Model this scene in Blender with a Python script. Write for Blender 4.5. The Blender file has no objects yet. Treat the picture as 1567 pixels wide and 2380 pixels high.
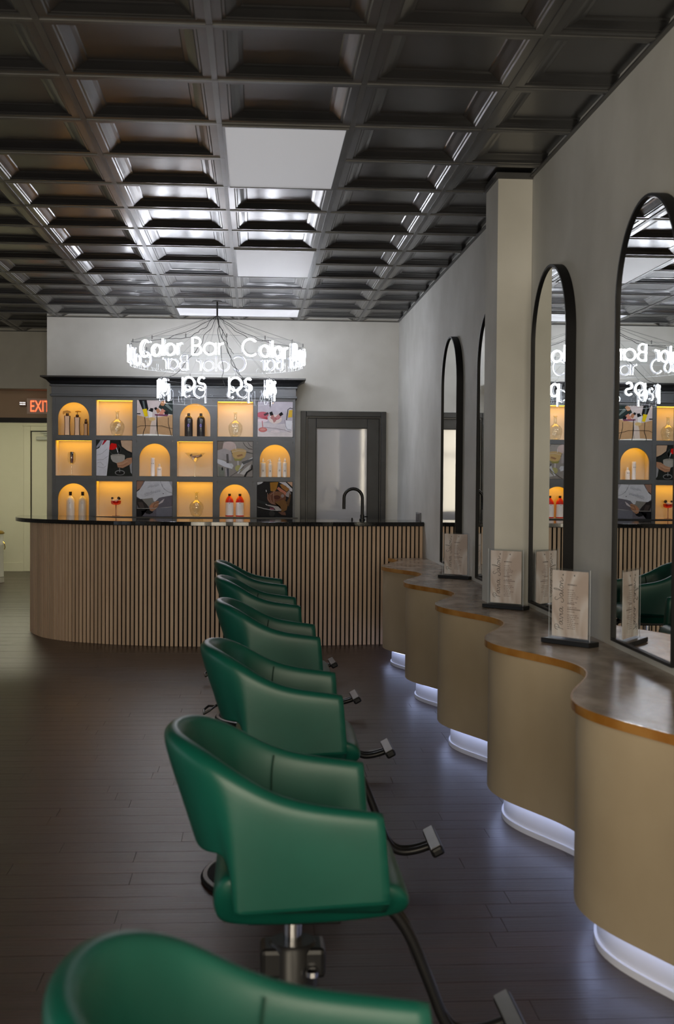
import bpy, bmesh, math, random
from mathutils import Vector, Matrix
random.seed(7)
sin, cos, pi = math.sin, math.cos, math.pi
SC = bpy.context.scene
COL = SC.collection

# ------------------------------------------------------------------ camera
CAMZ = 1.45
FPX, YAW, PITCH, ROLL = 2852.0, 0.06666, -0.02778, 0.00721
cy_, sy_ = cos(YAW), sin(YAW); cp_, sp_ = cos(PITCH), sin(PITCH)
_r = Vector((cy_, -sy_, 0)); _f = Vector((sy_*cp_, cy_*cp_, sp_)); _u = _r.cross(_f)
rr = cos(ROLL)*_r + sin(ROLL)*_u; uu = -sin(ROLL)*_r + cos(ROLL)*_u
cam = bpy.data.cameras.new('camera'); camo = bpy.data.objects.new('camera', cam); COL.objects.link(camo)
camo.matrix_world = Matrix(((rr.x, uu.x, -_f.x, 0), (rr.y, uu.y, -_f.y, 0), (rr.z, uu.z, -_f.z, CAMZ), (0, 0, 0, 1)))
cam.sensor_fit = 'VERTICAL'; cam.sensor_height = 36; cam.lens = FPX*36/2380
cam.clip_start = 0.05; cam.clip_end = 100
cam.dof.use_dof = True; cam.dof.focus_distance = 9.5; cam.dof.aperture_fstop = 5.0
SC.camera = camo

# ------------------------------------------------------------------ world, light, exposure
w = bpy.data.worlds.new('world'); SC.world = w; w.use_nodes = True
bg = w.node_tree.nodes['Background']; bg.inputs[0].default_value = (0.75, 0.85, 1.0, 1); bg.inputs[1].default_value = 0.8
SC.view_settings.view_transform = 'Standard'; SC.view_settings.look = 'None'
SC.view_settings.gamma = 1; SC.view_settings.exposure = 0.0; SC.view_settings.use_curve_mapping = False

def area(name, loc, rot, sx, sy, power, color):
    l = bpy.data.lights.new(name, 'AREA'); l.shape = 'RECTANGLE'; l.size = sx; l.size_y = sy
    l.energy = power; l.color = color
    o = bpy.data.objects.new(name, l); COL.objects.link(o); o.location = loc; o.rotation_euler = rot
    return o
# daylight entering by the shopfront windows behind the camera
area('daylight_shopfront', (-0.5, -1.65, 1.55), (pi/2, 0, pi), 3.2, 2.2, 300, (1.0, 0.865, 0.65)).rotation_euler = (-pi/2, 0, pi)
# added cool fill lamp, outside invented windows of the unseen left wall
area('added_side_fill', (-4.95, 3.4, 1.6), (0, -pi/2, 0), 2.0, 5.6, 10, (0.80, 0.88, 1.0))

# ------------------------------------------------------------------ materials
MATS = {}
def nt(name):
    m = bpy.data.materials.new(name); m.use_nodes = True
    return m, m.node_tree.nodes, m.node_tree.links, m.node_tree.nodes['Principled BSDF']
def mat(name, col, rough=0.5, metal=0.0, col2=None, scale=4.0, stretch=(1, 1, 1), bump=0.0, bscale=60.0, bstretch=(1, 1, 1),
        spec=0.5, coat=0.0, emit=None, es=0.0, trans=0.0, ior=1.45, detail=5, rough2=None, rand=0.0, coatr=0.05, lo=0.35, hi=0.65):
    m, N, L, b = nt(name)
    b.inputs['Base Color'].default_value = (*col, 1); b.inputs['Roughness'].default_value = rough
    b.inputs['Metallic'].default_value = metal; b.inputs['Specular IOR Level'].default_value = spec
    b.inputs['Coat Weight'].default_value = coat; b.inputs['Coat Roughness'].default_value = coatr
    b.inputs['Transmission Weight'].default_value = trans; b.inputs['IOR'].default_value = ior
    if emit: b.inputs['Emission Color'].default_value = (*emit, 1); b.inputs['Emission Strength'].default_value = es
    def pos(st):
        g = N.new('ShaderNodeNewGeometry'); v = N.new('ShaderNodeVectorMath'); v.operation = 'MULTIPLY'
        v.inputs[1].default_value = st; L.new(g.outputs['Position'], v.inputs[0]); return v.outputs[0]
    if col2 is not None:
        n = N.new('ShaderNodeTexNoise'); n.inputs['Scale'].default_value = scale; n.inputs['Detail'].default_value = detail
        L.new(pos(stretch), n.inputs['Vector'])
        mr = N.new('ShaderNodeMapRange'); mr.inputs[1].default_value = lo; mr.inputs[2].default_value = hi
        L.new(n.outputs['Fac'], mr.inputs[0])
        mx = N.new('ShaderNodeMix'); mx.data_type = 'RGBA'; mx.inputs[6].default_value = (*col, 1); mx.inputs[7].default_value = (*col2, 1)
        L.new(mr.outputs[0], mx.inputs[0]); out = mx.outputs[2]
        if rand:
            oi = N.new('ShaderNodeObjectInfo'); h = N.new('ShaderNodeHueSaturation')
            m2 = N.new('ShaderNodeMapRange'); m2.inputs[3].default_value = 1-rand; m2.inputs[4].default_value = 1+rand
            L.new(oi.outputs['Random'], m2.inputs[0]); L.new(m2.outputs[0], h.inputs['Value']); L.new(out, h.inputs['Color']); out = h.outputs[0]
        L.new(out, b.inputs['Base Color'])
        if rough2 is not None:
            m3 = N.new('ShaderNodeMapRange'); m3.inputs[3].default_value = rough; m3.inputs[4].default_value = rough2
            L.new(mr.outputs[0], m3.inputs[0]); L.new(m3.outputs[0], b.inputs['Roughness'])
    if bump:
        n = N.new('ShaderNodeTexNoise'); n.inputs['Scale'].default_value = bscale; n.inputs['Detail'].default_value = 4
        L.new(pos(bstretch), n.inputs['Vector'])
        bp = N.new('ShaderNodeBump'); bp.inputs['Strength'].default_value = bump; bp.inputs['Distance'].default_value = 0.01
        L.new(n.outputs['Fac'], bp.inputs['Height']); L.new(bp.outputs[0], b.inputs['Normal']); L.new(bp.outputs[0], b.inputs['Coat Normal'])
    MATS[name] = m
    return m
def emis(name, col, s):
    m, N, L, b = nt(name)
    b.inputs['Base Color'].default_value = (0.8, 0.8, 0.8, 1); b.inputs['Emission Color'].default_value = (*col, 1); b.inputs['Emission Strength'].default_value = s
    MATS[name] = m; return m
def clear(name, tint=(1, 1, 1), base=0.04, rough=0.02, top=0.55):
    """thin clear sheet: transparent with fresnel gloss"""
    m, N, L, b = nt(name); N.remove(b)
    out = N['Material Output']; t = N.new('ShaderNodeBsdfTransparent'); t.inputs[0].default_value = (*tint, 1)
    g = N.new('ShaderNodeBsdfGlossy'); g.inputs['Roughness'].default_value = rough
    fr = N.new('ShaderNodeLayerWeight'); fr.inputs[0].default_value = 0.25
    mr = N.new('ShaderNodeMapRange'); mr.inputs[3].default_value = base; mr.inputs[4].default_value = top
    L.new(fr.outputs['Facing'], mr.inputs[0])
    p = N.new('ShaderNodeMath'); p.operation = 'POWER'; p.inputs[1].default_value = 2.0
    mx = N.new('ShaderNodeMixShader'); L.new(mr.outputs[0], p.inputs[0]); L.new(mr.outputs[0], mx.inputs[0])
    L.new(t.outputs[0], mx.inputs[1]); L.new(g.outputs[0], mx.inputs[2]); L.new(mx.outputs[0], out.inputs[0])
    MATS[name] = m; return m

PLASTER = mat('limewash_plaster', (0.47, 0.46, 0.42), 0.75, col2=(0.64, 0.63, 0.59), scale=1.5, detail=8, bump=0.05, bscale=20, lo=0.3, hi=0.7)
STATION = mat('station_plaster', (0.45, 0.355, 0.235), 0.5, col2=(0.57, 0.465, 0.32), scale=2.2, detail=7, bump=0.04, bscale=14, lo=0.3, hi=0.7)
CREAM = mat('corridor_paint', (0.64, 0.63, 0.50), 0.5, col2=(0.68, 0.67, 0.54), scale=1.5)
BROWNWALL = mat('brown_paint', (0.50, 0.37, 0.27), 0.6, col2=(0.55, 0.42, 0.31), scale=2)
TILE = mat('black_ceiling_tile', (0.012, 0.012, 0.013), 0.46, col2=(0.020, 0.020, 0.021), scale=3, spec=0.8, coat=0.6, coatr=0.17, bump=0.03, bscale=9)
TBAR = mat('ceiling_tee', (0.05, 0.05, 0.05), 0.35, col2=(0.07, 0.07, 0.07), scale=5)
SLABBLACK = mat('ceiling_void', (0.01, 0.01, 0.01), 0.8, col2=(0.012, 0.012, 0.012))
PANEL = mat('light_diffuser', (0.75, 0.75, 0.77), 0.55, col2=(0.70, 0.70, 0.73), scale=1.2, emit=(0.93, 0.94, 1.0), es=0.26)
PLANK = mat('dark_floor_wood', (0.020, 0.010, 0.009), 0.34, col2=(0.054, 0.029, 0.024), scale=5, stretch=(0.2, 18, 1), detail=8, rough2=0.42,
            bump=0.22, bscale=8, bstretch=(0.2, 26, 1), rand=0.16, spec=0.6, coat=0.25, coatr=0.18)
SUBFLOOR = mat('subfloor', (0.008, 0.006, 0.005), 0.9, col2=(0.01, 0.008, 0.006))
GRAPH = mat('graphite_paint', (0.060, 0.064, 0.070), 0.42, col2=(0.085, 0.09, 0.098), scale=3.0, stretch=(1, 1, 2.5), detail=6, lo=0.3, hi=0.75)
BLACKP = mat('black_paint', (0.010, 0.010, 0.012), 0.35, col2=(0.016, 0.016, 0.018), scale=4)
DOORP = mat('door_charcoal', (0.014, 0.016, 0.018), 0.4, col2=(0.022, 0.024, 0.027), scale=6, bump=0.05, bscale=80)
NICHE = mat('niche_lining', (0.58, 0.515, 0.42), 0.55, col2=(0.61, 0.54, 0.445), scale=3)
OAK = mat('oak_slat', (0.66, 0.47, 0.335), 0.5, col2=(0.74, 0.55, 0.40), scale=6, stretch=(8, 8, 0.5), detail=6, rand=0.12, bump=0.05, bscale=30, bstretch=(6, 6, 0.5))
FELT = mat('black_felt', (0.006, 0.006, 0.006), 0.9, col2=(0.009, 0.009, 0.009))
GRANITE = mat('black_granite', (0.008, 0.008, 0.009), 0.07, col2=(0.035, 0.035, 0.037), scale=140, detail=2, lo=0.58, hi=0.75)
MARBLE = mat('counter_resin', (0.27, 0.20, 0.145), 0.24, col2=(0.50, 0.41, 0.335), scale=5.5, stretch=(1.6, 1, 1), detail=9, lo=0.42, hi=0.66, bump=0.04, bscale=6)
AMBER = mat('amber_edge', (0.34, 0.135, 0.018), 0.22, col2=(0.46, 0.22, 0.05), scale=9, coat=0.4)
WHITEP = mat('white_paint', (0.80, 0.80, 0.82), 0.4, col2=(0.83, 0.83, 0.85), scale=3)
LEATHER = mat('green_leather', (0.002, 0.068, 0.048), 0.40, col2=(0.003, 0.079, 0.056), scale=7, spec=0.5, bump=0.03, bscale=220)
SEAM = mat('seam_green', (0.001, 0.03, 0.018), 0.6, col2=(0.002, 0.036, 0.022))
CHROME = mat('chrome', (0.75, 0.75, 0.77), 0.12, 1.0, col2=(0.7, 0.7, 0.72))
BLKMET = mat('black_metal', (0.009, 0.009, 0.010), 0.34, 0.0, col2=(0.013, 0.013, 0.014), spec=0.35)
FOOTM = mat('footrest_pad', (0.16, 0.16, 0.165), 0.4, 0.3, col2=(0.2, 0.2, 0.205))
MIRROR = mat('mirror_glass', (0.86, 0.88, 0.86), 0.005, 1.0, col2=(0.87, 0.89, 0.87))
DOORGLASS = mat('door_glass', (0.46, 0.46, 0.48), 0.06, col2=(0.50, 0.49, 0.49), scale=2, spec=0.6, coat=0.4, bump=0.02, bscale=3)
ACRYL = clear('clear_acrylic', (0.97, 0.98, 0.99), 0.012, 0.02, 0.22)
GLASS = clear('thin_glass', (0.92, 0.935, 0.90), 0.10, 0.02, 0.7)
PINKGLASS = clear('red_glass', (0.75, 0.06, 0.05), 0.06)
NEON = emis('neon_white', (0.88, 0.91, 1.0), 34.0)
NEONBACK = mat('neon_backing', (0.55, 0.55, 0.57), 0.4, col2=(0.6, 0.6, 0.62), emit=(0.9, 0.92, 1), es=0.1)
LED = emis('led_cool', (0.52, 0.62, 1.0), 5.5)
LEDW = emis('led_amber', (1.0, 0.48, 0.015), 5.5)
EXITR = emis('exit_red', (1.0, 0.10, 0.02), 2.2)
WIRE = mat('wire_black', (0.02, 0.02, 0.02), 0.5, col2=(0.03, 0.03, 0.03))
WIREG = mat('wire_grey', (0.18, 0.18, 0.18), 0.4, 0.6, col2=(0.2, 0.2, 0.2))
GOLD = mat('gold', (0.55, 0.36, 0.08), 0.3, 1.0, col2=(0.5, 0.33, 0.07))
def flat(name, c, rough=0.35, coat=0.0, **k):
    if name in MATS: return MATS[name]
    return mat(name, c, rough, col2=tuple(min(1, x*1.06) for x in c), scale=5, coat=coat, **k)

# ------------------------------------------------------------------ mesh helpers
class MB:
    def __init__(s): s.v = []; s.f = []; s.m = []; s.mi = 0
    def add(s, vs, fs):
        o = len(s.v); s.v += [tuple(p) for p in vs]; s.f += [tuple(i+o for i in f) for f in fs]; s.m += [s.mi]*len(fs); return s
    def box(s, x0, x1, y0, y1, z0, z1):
        return s.add([(x0, y0, z0), (x1, y0, z0), (x1, y1, z0), (x0, y1, z0), (x0, y0, z1), (x1, y0, z1), (x1, y1, z1), (x0, y1, z1)],
                     [(0, 3, 2, 1), (4, 5, 6, 7), (0, 1, 5, 4), (1, 2, 6, 5), (2, 3, 7, 6), (3, 0, 4, 7)])
    def lathe(s, prof, n=24, c=(0, 0), cap=True):
        vs = []; fs = []; k = len(prof)
        for i in range(n):
            a = 2*pi*i/n
            for r, z in prof: vs.append((c[0]+r*cos(a), c[1]+r*sin(a), z))
        for i in range(n):
            j = (i+1) % n
            for q in range(k-1): fs.append((i*k+q, j*k+q, j*k+q+1, i*k+q+1))
        if cap:
            if prof[0][0] > 1e-6: fs.append(tuple(i*k for i in range(n))[::-1])
            if prof[-1][0] > 1e-6: fs.append(tuple(i*k+k-1 for i in range(n)))
        return s.add(vs, fs)
    def tube(s, pts, r, n=8, closed=False):
        pts = [Vector(p) for p in pts]; m = len(pts); vs = []; fs = []; up = None
        for i, p in enumerate(pts):
            if closed: t = pts[(i+1) % m]-pts[i-1]
            else: t = pts[min(i+1, m-1)]-pts[max(i-1, 0)]
            t.normalize()
            if up is None:
                a = Vector((0, 0, 1)) if abs(t.z) < 0.9 else Vector((1, 0, 0)); up = (a-t*a.dot(t)).normalized()
            else:
                up = up-t*up.dot(t)
                if up.length < 1e-6: up = Vector((1, 0, 0)) if abs(t.x) < .9 else Vector((0, 1, 0))
                up.normalize()
            b = t.cross(up); rad = r[i] if isinstance(r, (list, tuple)) else r
            for k in range(n):
                a = 2*pi*k/n; vs.append(p+(up*cos(a)+b*sin(a))*rad)
        for i in range(m if closed else m-1):
            j = (i+1) % m
            for k in range(n): fs.append((i*n+k, i*n+(k+1) % n, j*n+(k+1) % n, j*n+k))
        if not closed: fs.append(tuple(range(n))[::-1]); fs.append(tuple((m-1)*n+k for k in range(n)))
        return s.add(vs, fs)
    def prism(s, poly, z0, z1):
        n = len(poly)
        return s.add([(x, y, z0) for x, y in poly]+[(x, y, z1) for x, y in poly],
                     [tuple(range(n))[::-1], tuple(range(n, 2*n))]+[(i, (i+1) % n, n+(i+1) % n, n+i) for i in range(n)])
    def ribbon(s, a, b):
        n = len(a); return s.add(list(a)+list(b), [(i, i+1, n+i+1, n+i) for i in range(n-1)])
    def mesh(s, name, mats, smooth=None):
        me = bpy.data.meshes.new(name); me.from_pydata(s.v, [], s.f); 
        for m in (mats if isinstance(mats, (list, tuple)) else [mats]): me.materials.append(m)
        if len(me.materials) > 1: me.polygons.foreach_set('material_index', s.m)
        bm = bmesh.new(); bm.from_mesh(me); bmesh.ops.recalc_face_normals(bm, faces=bm.faces)
        if smooth is not None:
            for f in bm.faces: f.smooth = True
            for e in bm.edges:
                if len(e.link_faces) == 2: e.smooth = e.calc_face_angle(0) < math.radians(smooth)
        bm.to_mesh(me); bm.free(); me.update(); return me
def link(name, me, parent=None, loc=None, rz=None):
    o = bpy.data.objects.new(name, me); COL.objects.link(o)
    if parent is not None: o.parent = parent
    if loc is not None: o.location = loc
    if rz is not None: o.rotation_euler.z = rz
    return o
def obj(name, mb, m, parent=None, smooth=None, bevel=0, seg=2, subs=0):
    o = link(name, mb.mesh(name, m, smooth), parent)
    if bevel:
        md = o.modifiers.new('bevel', 'BEVEL'); md.width = bevel; md.segments = seg; md.limit_method = 'ANGLE'; md.angle_limit = 0.6
    if subs:
        md = o.modifiers.new('sub', 'SUBSURF'); md.levels = subs; md.render_levels = subs
    return o
def tag(o, label, cat, group=None):
    o['label'] = label; o['category'] = cat
    if group: o['group'] = group
    return o
def thing(name, label, cat, loc=(0, 0, 0), rz=0, group=None):
    o = bpy.data.objects.new(name, None); COL.objects.link(o); o.empty_display_size = 0.1
    o.location = loc; o.rotation_euler.z = rz
    return tag(o, label, cat, group)
def struct(name, mb, m, label=None, smooth=None):
    o = obj(name, mb, m, None, smooth); o['kind'] = 'structure'
    if label: o['label'] = label
    return o
def sempty(name, loc=(0, 0, 0), label=None):
    o = bpy.data.objects.new(name, None); COL.objects.link(o); o.location = loc; o['kind'] = 'structure'
    if label: o['label'] = label
    return o
def dup(root, loc, label, rz=None):
    r = root.copy(); COL.objects.link(r); r.location = loc; r['label'] = label
    if rz is not None: r.rotation_euler.z = rz
    for ch in list(root.children):
        c = ch.copy(); COL.objects.link(c); c.parent = r
        for g in ch.children:
            d = g.copy(); COL.objects.link(d); d.parent = c
    return r
def text_mesh(s, size, name, m, extrude=0.001, sx=1.0):
    """flat lettering as a mesh in the XZ plane, facing -Y, baseline-left at the origin"""
    cu = bpy.data.curves.new(name, 'FONT'); cu.body = s; cu.size = size; cu.extrude = extrude
    t = bpy.data.objects.new(name, cu); COL.objects.link(t)
    dg = bpy.context.evaluated_depsgraph_get(); dg.update()
    me = bpy.data.meshes.new_from_object(t.evaluated_get(dg)); bpy.data.objects.remove(t)
    me.transform(Matrix.Rotation(pi/2, 4, 'X')); me.transform(Matrix.Diagonal((sx, 1, 1, 1)))
    me.materials.clear(); me.materials.append(m); return me
def arc(cx, cz, rx, rz, a0, a1, n=14):
    return [(cx+rx*cos(math.radians(a0+(a1-a0)*i/n)), cz+rz*sin(math.radians(a0+(a1-a0)*i/n))) for i in range(n+1)]
def catmull(P, n=8):
    out = []
    for i in range(len(P)-1):
        p0 = P[max(i-1, 0)]; p1 = P[i]; p2 = P[i+1]; p3 = P[min(i+2, len(P)-1)]
        for k in range(n):
            t = k/n
            out.append(tuple(0.5*(2*b+(c-a)*t+(2*a-5*b+4*c-d)*t*t+(3*b-a-3*c+d)*t**3) for a, b, c, d in zip(p0, p1, p2, p3)))
    out.append(tuple(P[-1])); return out

# ------------------------------------------------------------------ measures of the room
WX = 1.472      # right wall
FY = 12.65      # wall behind the bar
CZ = 3.063      # ceiling grid level
LX = -4.75      # left wall
BY = -1.4       # shopfront wall behind the camera
GX0, RY0, TW = -0.1734, 4.4575, 0.61   # ceiling grid origin and pitch

# ------------------------------------------------------------------ floor
fl = struct('floor', MB().box(LX, 3.0, BY, 19.2, -0.06, -0.014), SUBFLOOR, 'dark brown wood plank floor')
PW = 0.128
lens_ = [0.62, 0.84, 1.04, 1.26]
pm = {}
for i, ln in enumerate(lens_):
    mb = MB().box(0, ln-0.0008, 0, PW-0.0008, -0.014, 0)
    me = mb.mesh('plank', PLANK); bm = bmesh.new(); bm.from_mesh(me)
    bmesh.ops.bevel(bm, geom=[e for e in bm.edges if abs(e.verts[0].co.z) < 1e-4 and abs(e.verts[1].co.z) < 1e-4], offset=0.0009, segments=1, affect='EDGES')
    bm.to_mesh(me); bm.free(); pm[i] = me
field = MB(); npl = 0
rows = int((19.2-BY)/PW)
for r in range(rows):
    y = BY+r*PW; x = LX-random.random()*1.2
    while x < 1.6:
        i = random.randrange(4); ln = lens_[i]
        xl = -0.24*(y+0.3)-0.1
        seen = 2.9 < y < 8.3 and x+ln > xl and x < 1.15
        if seen and npl < 300:
            link('plank', pm[i], fl, (x, y, 0)); npl += 1
        else:
            h = random.uniform(-0.0012, 0)
            field.box(max(x, LX), x+ln-0.0008, y, y+PW-0.0008, -0.014, h)
        x += ln
o = obj('plank_field', field, PLANK, fl); o['kind'] = 'stuff'

# ------------------------------------------------------------------ walls
struct('wall_right', MB().box(WX, WX+0.15, BY, 13.0, 0, CZ+0.25), PLASTER, 'grey limewash plaster wall behind the arched mirrors')
struct('wall_far', MB().box(-2.115, 0.52, FY, FY+0.15, 0, CZ+0.25).box(1.295, WX, FY, FY+0.15, 0, CZ+0.25).box(0.52, 1.295, FY, FY+0.15, 2.082, CZ+0.25),
       PLASTER, 'pale grey limewash wall behind the bar')
LW = MB()   # left wall, out of view; its three openings are added for the side fill
ops = [(0.6, 2.2), (2.7, 4.3), (4.8, 6.4)]
LW.box(LX-0.15, LX, BY, 19.2, 0, 0.75).box(LX-0.15, LX, BY, 19.2, 2.55, CZ+0.25)
yy = BY
for a, b in ops: LW.box(LX-0.15, LX, yy, a, 0.75, 2.55); yy = b
LW.box(LX-0.15, LX, yy, 19.2, 0.75, 2.55)
struct('wall_left', LW, PLASTER, 'grey plaster wall of the far left side')
for i, (a, b) in enumerate(ops):
    wn = sempty('window_%d' % (i+4), (LX-0.07, 0, 0), 'unseen side window added for the fill light')
    obj('window_frame', MB().box(-.03, .03, a, b, .75, .80).box(-.03, .03, a, b, 2.5, 2.55).box(-.03, .03, a, a+.05, .8, 2.5).box(-.03, .03, b-.05, b, .8, 2.5).box(-.03, .03, (a+b)/2-.025, (a+b)/2+.025, .8, 2.5), DOORP, wn)
BW = MB(); bops = [(-2.1, -1.15), (-1.0, 0.0), (0.15, 1.1)]
BW.box(LX, WX, BY-0.15, BY, 0, 0.45).box(LX, WX, BY-0.15, BY, 2.65, CZ+0.25)
xx = LX
for a, b in bops: BW.box(xx, a, BY-0.15, BY, 0.45, 2.65); xx = b
BW.box(xx, WX, BY-0.15, BY, 0.45, 2.65)
struct('wall_back', BW, PLASTER, 'shopfront wall')
for i, (a, b) in enumerate(bops):
    wn = sempty('window_%d' % (i+1), (0, BY-0.08, 0), 'shopfront window')
    obj('window_frame', MB().box(a, b, -.03, .03, .45, .5).box(a, b, -.03, .03, 2.6, 2.65).box(a, a+.05, -.03, .03, .5, 2.6).box(b-.05, b, -.03, .03, .5, 2.6).box(a, b, -.03, .03, 1.95, 2.0), DOORP, wn)
struct('wall_pilaster', MB().box(1.285, WX-0.001, 6.52, 6.86, 0, CZ-0.012), PLASTER, 'square plaster pilaster standing out of the right wall')
struct('trim_1', MB().box(1.272, WX-0.001, 6.507, 6.873, CZ-0.012, CZ+0.02), TBAR, 'thin dark trim round the top of the pilaster')
# wall and soffit over the passage at the left, and the passage behind
struct('wall_header', MB().box(LX, -1.95, 13.97, 14.1, 2.425, CZ+0.25), PLASTER, 'grey plaster header over the passage')
struct('wall_soffit', MB().box(LX, -1.95, 14.1, 15.0, 2.47, 2.52), BROWNWALL, 'soffit of the passage')
struct('wall_lintel', MB().box(LX, -1.95, 15.0, 15.12, 2.145, 2.50), BROWNWALL, 'brown wall over the passage opening')
struct('trim_2', MB().box(LX, -1.95, 14.985, 15.12, 2.088, 2.145), BLACKP, 'black lintel strip over the passage')
struct('wall_passage_right', MB().box(-2.0, -1.95, 12.8, 18.9, 0, CZ+0.25), CREAM, 'cream passage wall')
PYF = 18.88
struct('wall_passage_far', MB().box(LX, -3.40, PYF, PYF+0.12, 0, 2.9).box(-2.50, -1.95, PYF, PYF+0.12, 0, 2.9).box(-3.40, -2.50, PYF, PYF+0.12, 2.13, 2.9), CREAM, 'pale yellow passage wall')
struct('wall_passage_ceiling', MB().box(LX, -1.95, 15.12, 19.0, 2.75, 2.8), CREAM, 'passage ceiling')
struct('baseboard_passage', MB().box(LX, -3.50, PYF-0.015, PYF, 0, 0.13), CREAM, 'cream baseboard of the passage')
# ------------------------------------------------------------------ doors
d1 = sempty('door_1', (0, FY, 0), 'charcoal framed door with a tall grey glass pane behind the bar')
obj('door_frame', MB().box(0.462, 0.52, -.03, .1, 0, 2.135).box(1.292, 1.345, -.03, .1, 0, 2.135).box(0.52, 1.292, -.03, .1, 2.082, 2.135), DOORP, d1, bevel=.004)
obj('door_stop', MB().box(0.52, 0.534, -.005, .08, 0, 2.082).box(1.278, 1.292, -.005, .08, 0, 2.082).box(0.534, 1.278, -.005, .08, 2.066, 2.082), BLACKP, d1)
lf = obj('door_leaf', MB().box(.534, .625, .02, .06, 0, 2.066).box(1.158, 1.278, .02, .06, 0, 2.066).box(.625, 1.158, .02, .06, 1.966, 2.066).box(.625, 1.158, .02, .06, 0, .28), DOORP, d1, bevel=.004)
obj('glass_bead', MB().box(.625, .632, .018, .05, .28, 1.966).box(1.151, 1.158, .018, .05, .28, 1.966).box(.632, 1.151, .018, .05, 1.959, 1.966), BLACKP, lf)
obj('glass_pane', MB().box(.632, 1.151, .035, .045, .28, 1.959), DOORGLASS, lf)
d2 = sempty('door_2', (0, PYF, 0), 'cream painted passage door with a closer')
obj('door_frame', MB().box(-3.50, -3.40, -.03, .1, 0, 2.2).box(-3.40, -2.4, -.03, .1, 2.13, 2.2).box(-2.5, -2.4, -.03, .1, 0, 2.13).box(-3.52, -2.38, -.045, 0, 2.2, 2.225), CREAM, d2, bevel=.006)
obj('door_leaf', MB().box(-3.385, -2.515, .012, .05, .01, 2.115), CREAM, d2)
obj('door_gap', MB().box(-3.40, -3.385, .03, .06, 0, 2.13).box(-3.385, -2.5, .03, .06, 2.115, 2.13), BLACKP, d2)
cl = obj('door_closer', MB().box(-3.31, -2.95, -.05, .012, 1.99, 2.04), flat('closer_grey', (.45, .47, .42), .35), d2, bevel=.008)
obj('closer_arm', MB().tube([(-3.08, -.02, 2.045), (-3.2, -.035, 2.075), (-2.85, -.03, 2.10)], .012, 6).box(-3.25, -2.8, -.03, .0, 2.095, 2.115), MATS['closer_grey'], cl)

# ------------------------------------------------------------------ ceiling of coffered black tiles
ce = struct('ceiling', MB().box(LX, 3.0, BY-.15, 14.1, CZ+.12, CZ+.2), SLABBLACK, 'black coffered tile ceiling')
def tile_mesh(w, l):
    """coffered tile, (0,0) corner, width w cut from the full .61 square on +x, length l cut on +y"""
    T = TW; E = 0.011
    rings = [(E, .003), (.046, .003), (.051, .008), (.059, .008), (.063, .012), (.078, .018), (.099, .028), (.113, .031), (.118, .035)]
    vs = []; fs = []
    for o_, z in rings: vs += [(o_, o_, z), (T-o_, o_, z), (T-o_, T-o_, z), (o_, T-o_, z)]
    n = len(rings)
    for i in range(n-1):
        for k in range(4):
            fs.append((4*i+k, 4*i+(k+1) % 4, 4*i+4+(k+1) % 4, 4*i+4+k))
    fs.append(tuple(4*(n-1)+k for k in range(4)))
    me = bpy.data.meshes.new('ceiling_tile'); me.from_pydata(vs, [], fs); me.materials.append(TILE)
    bm = bmesh.new(); bm.from_mesh(me)
    for ax, lim in ((0, w), (1, l)):
        if lim < T-1e-4:
            nrm = Vector((1, 0, 0)) if ax == 0 else Vector((0, 1, 0))
            bmesh.ops.bisect_plane(bm, geom=bm.verts[:]+bm.edges[:]+bm.faces[:], plane_co=nrm*lim, plane_no=nrm, clear_outer=True)
    bmesh.ops.recalc_face_normals(bm, faces=bm.faces)
    for f in bm.faces:
        if f.normal.z > 0 and abs(f.normal.z) > .5: f.normal_flip()
    bm.to_mesh(me); bm.free(); return me
tm = {}
lightcells = {(0, 2), (0, 3), (0, 7), (0, 8), (-1, 12), (0, 12)}
G_LO, R_LO = -7, -3
for g in range(G_LO, 3):
    for r in range(R_LO, 16):
        if (g, r) in lightcells: continue
        x, y = GX0+g*TW, RY0+r*TW
        ymax = FY if x+0.3 > -2.115 else 13.97
        if y > ymax-.03: continue
        wd = min(TW, WX-x); ln = min(TW, ymax-y)
        if x < -2.115 < x+TW and y+TW > FY and y < FY: ln = FY-y if x+.3 > -2.115 else ln
        key = (round(wd, 3), round(ln, 3))
        if key not in tm: tm[key] = tile_mesh(wd, ln)
        link('ceiling_tile', tm[key], ce, (x, y, CZ))
for g in range(G_LO, 3):
    x = GX0+g*TW
    obj('tee_bar', MB().box(x-.012, x+.012, RY0+R_LO*TW, FY if x > -2.1 else 13.97, CZ-.001, CZ+.012), TBAR, ce)
for r in range(R_LO, 16):
    y = RY0+r*TW
    if y > 13.9: continue
    x1 = WX if y < FY else -2.115
    obj('tee_bar', MB().box(GX0+G_LO*TW, x1, y-.012, y+.012, CZ-.0015, CZ+.012), TBAR, ce)
obj('wall_angle', MB().box(WX-.02, WX, BY, FY, CZ-.004, CZ+.004).box(-2.115, WX, FY-.02, FY, CZ-.004, CZ+.004).box(LX, -2.115, 13.95, 13.97, CZ-.004, CZ+.004), TBAR, ce)

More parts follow.
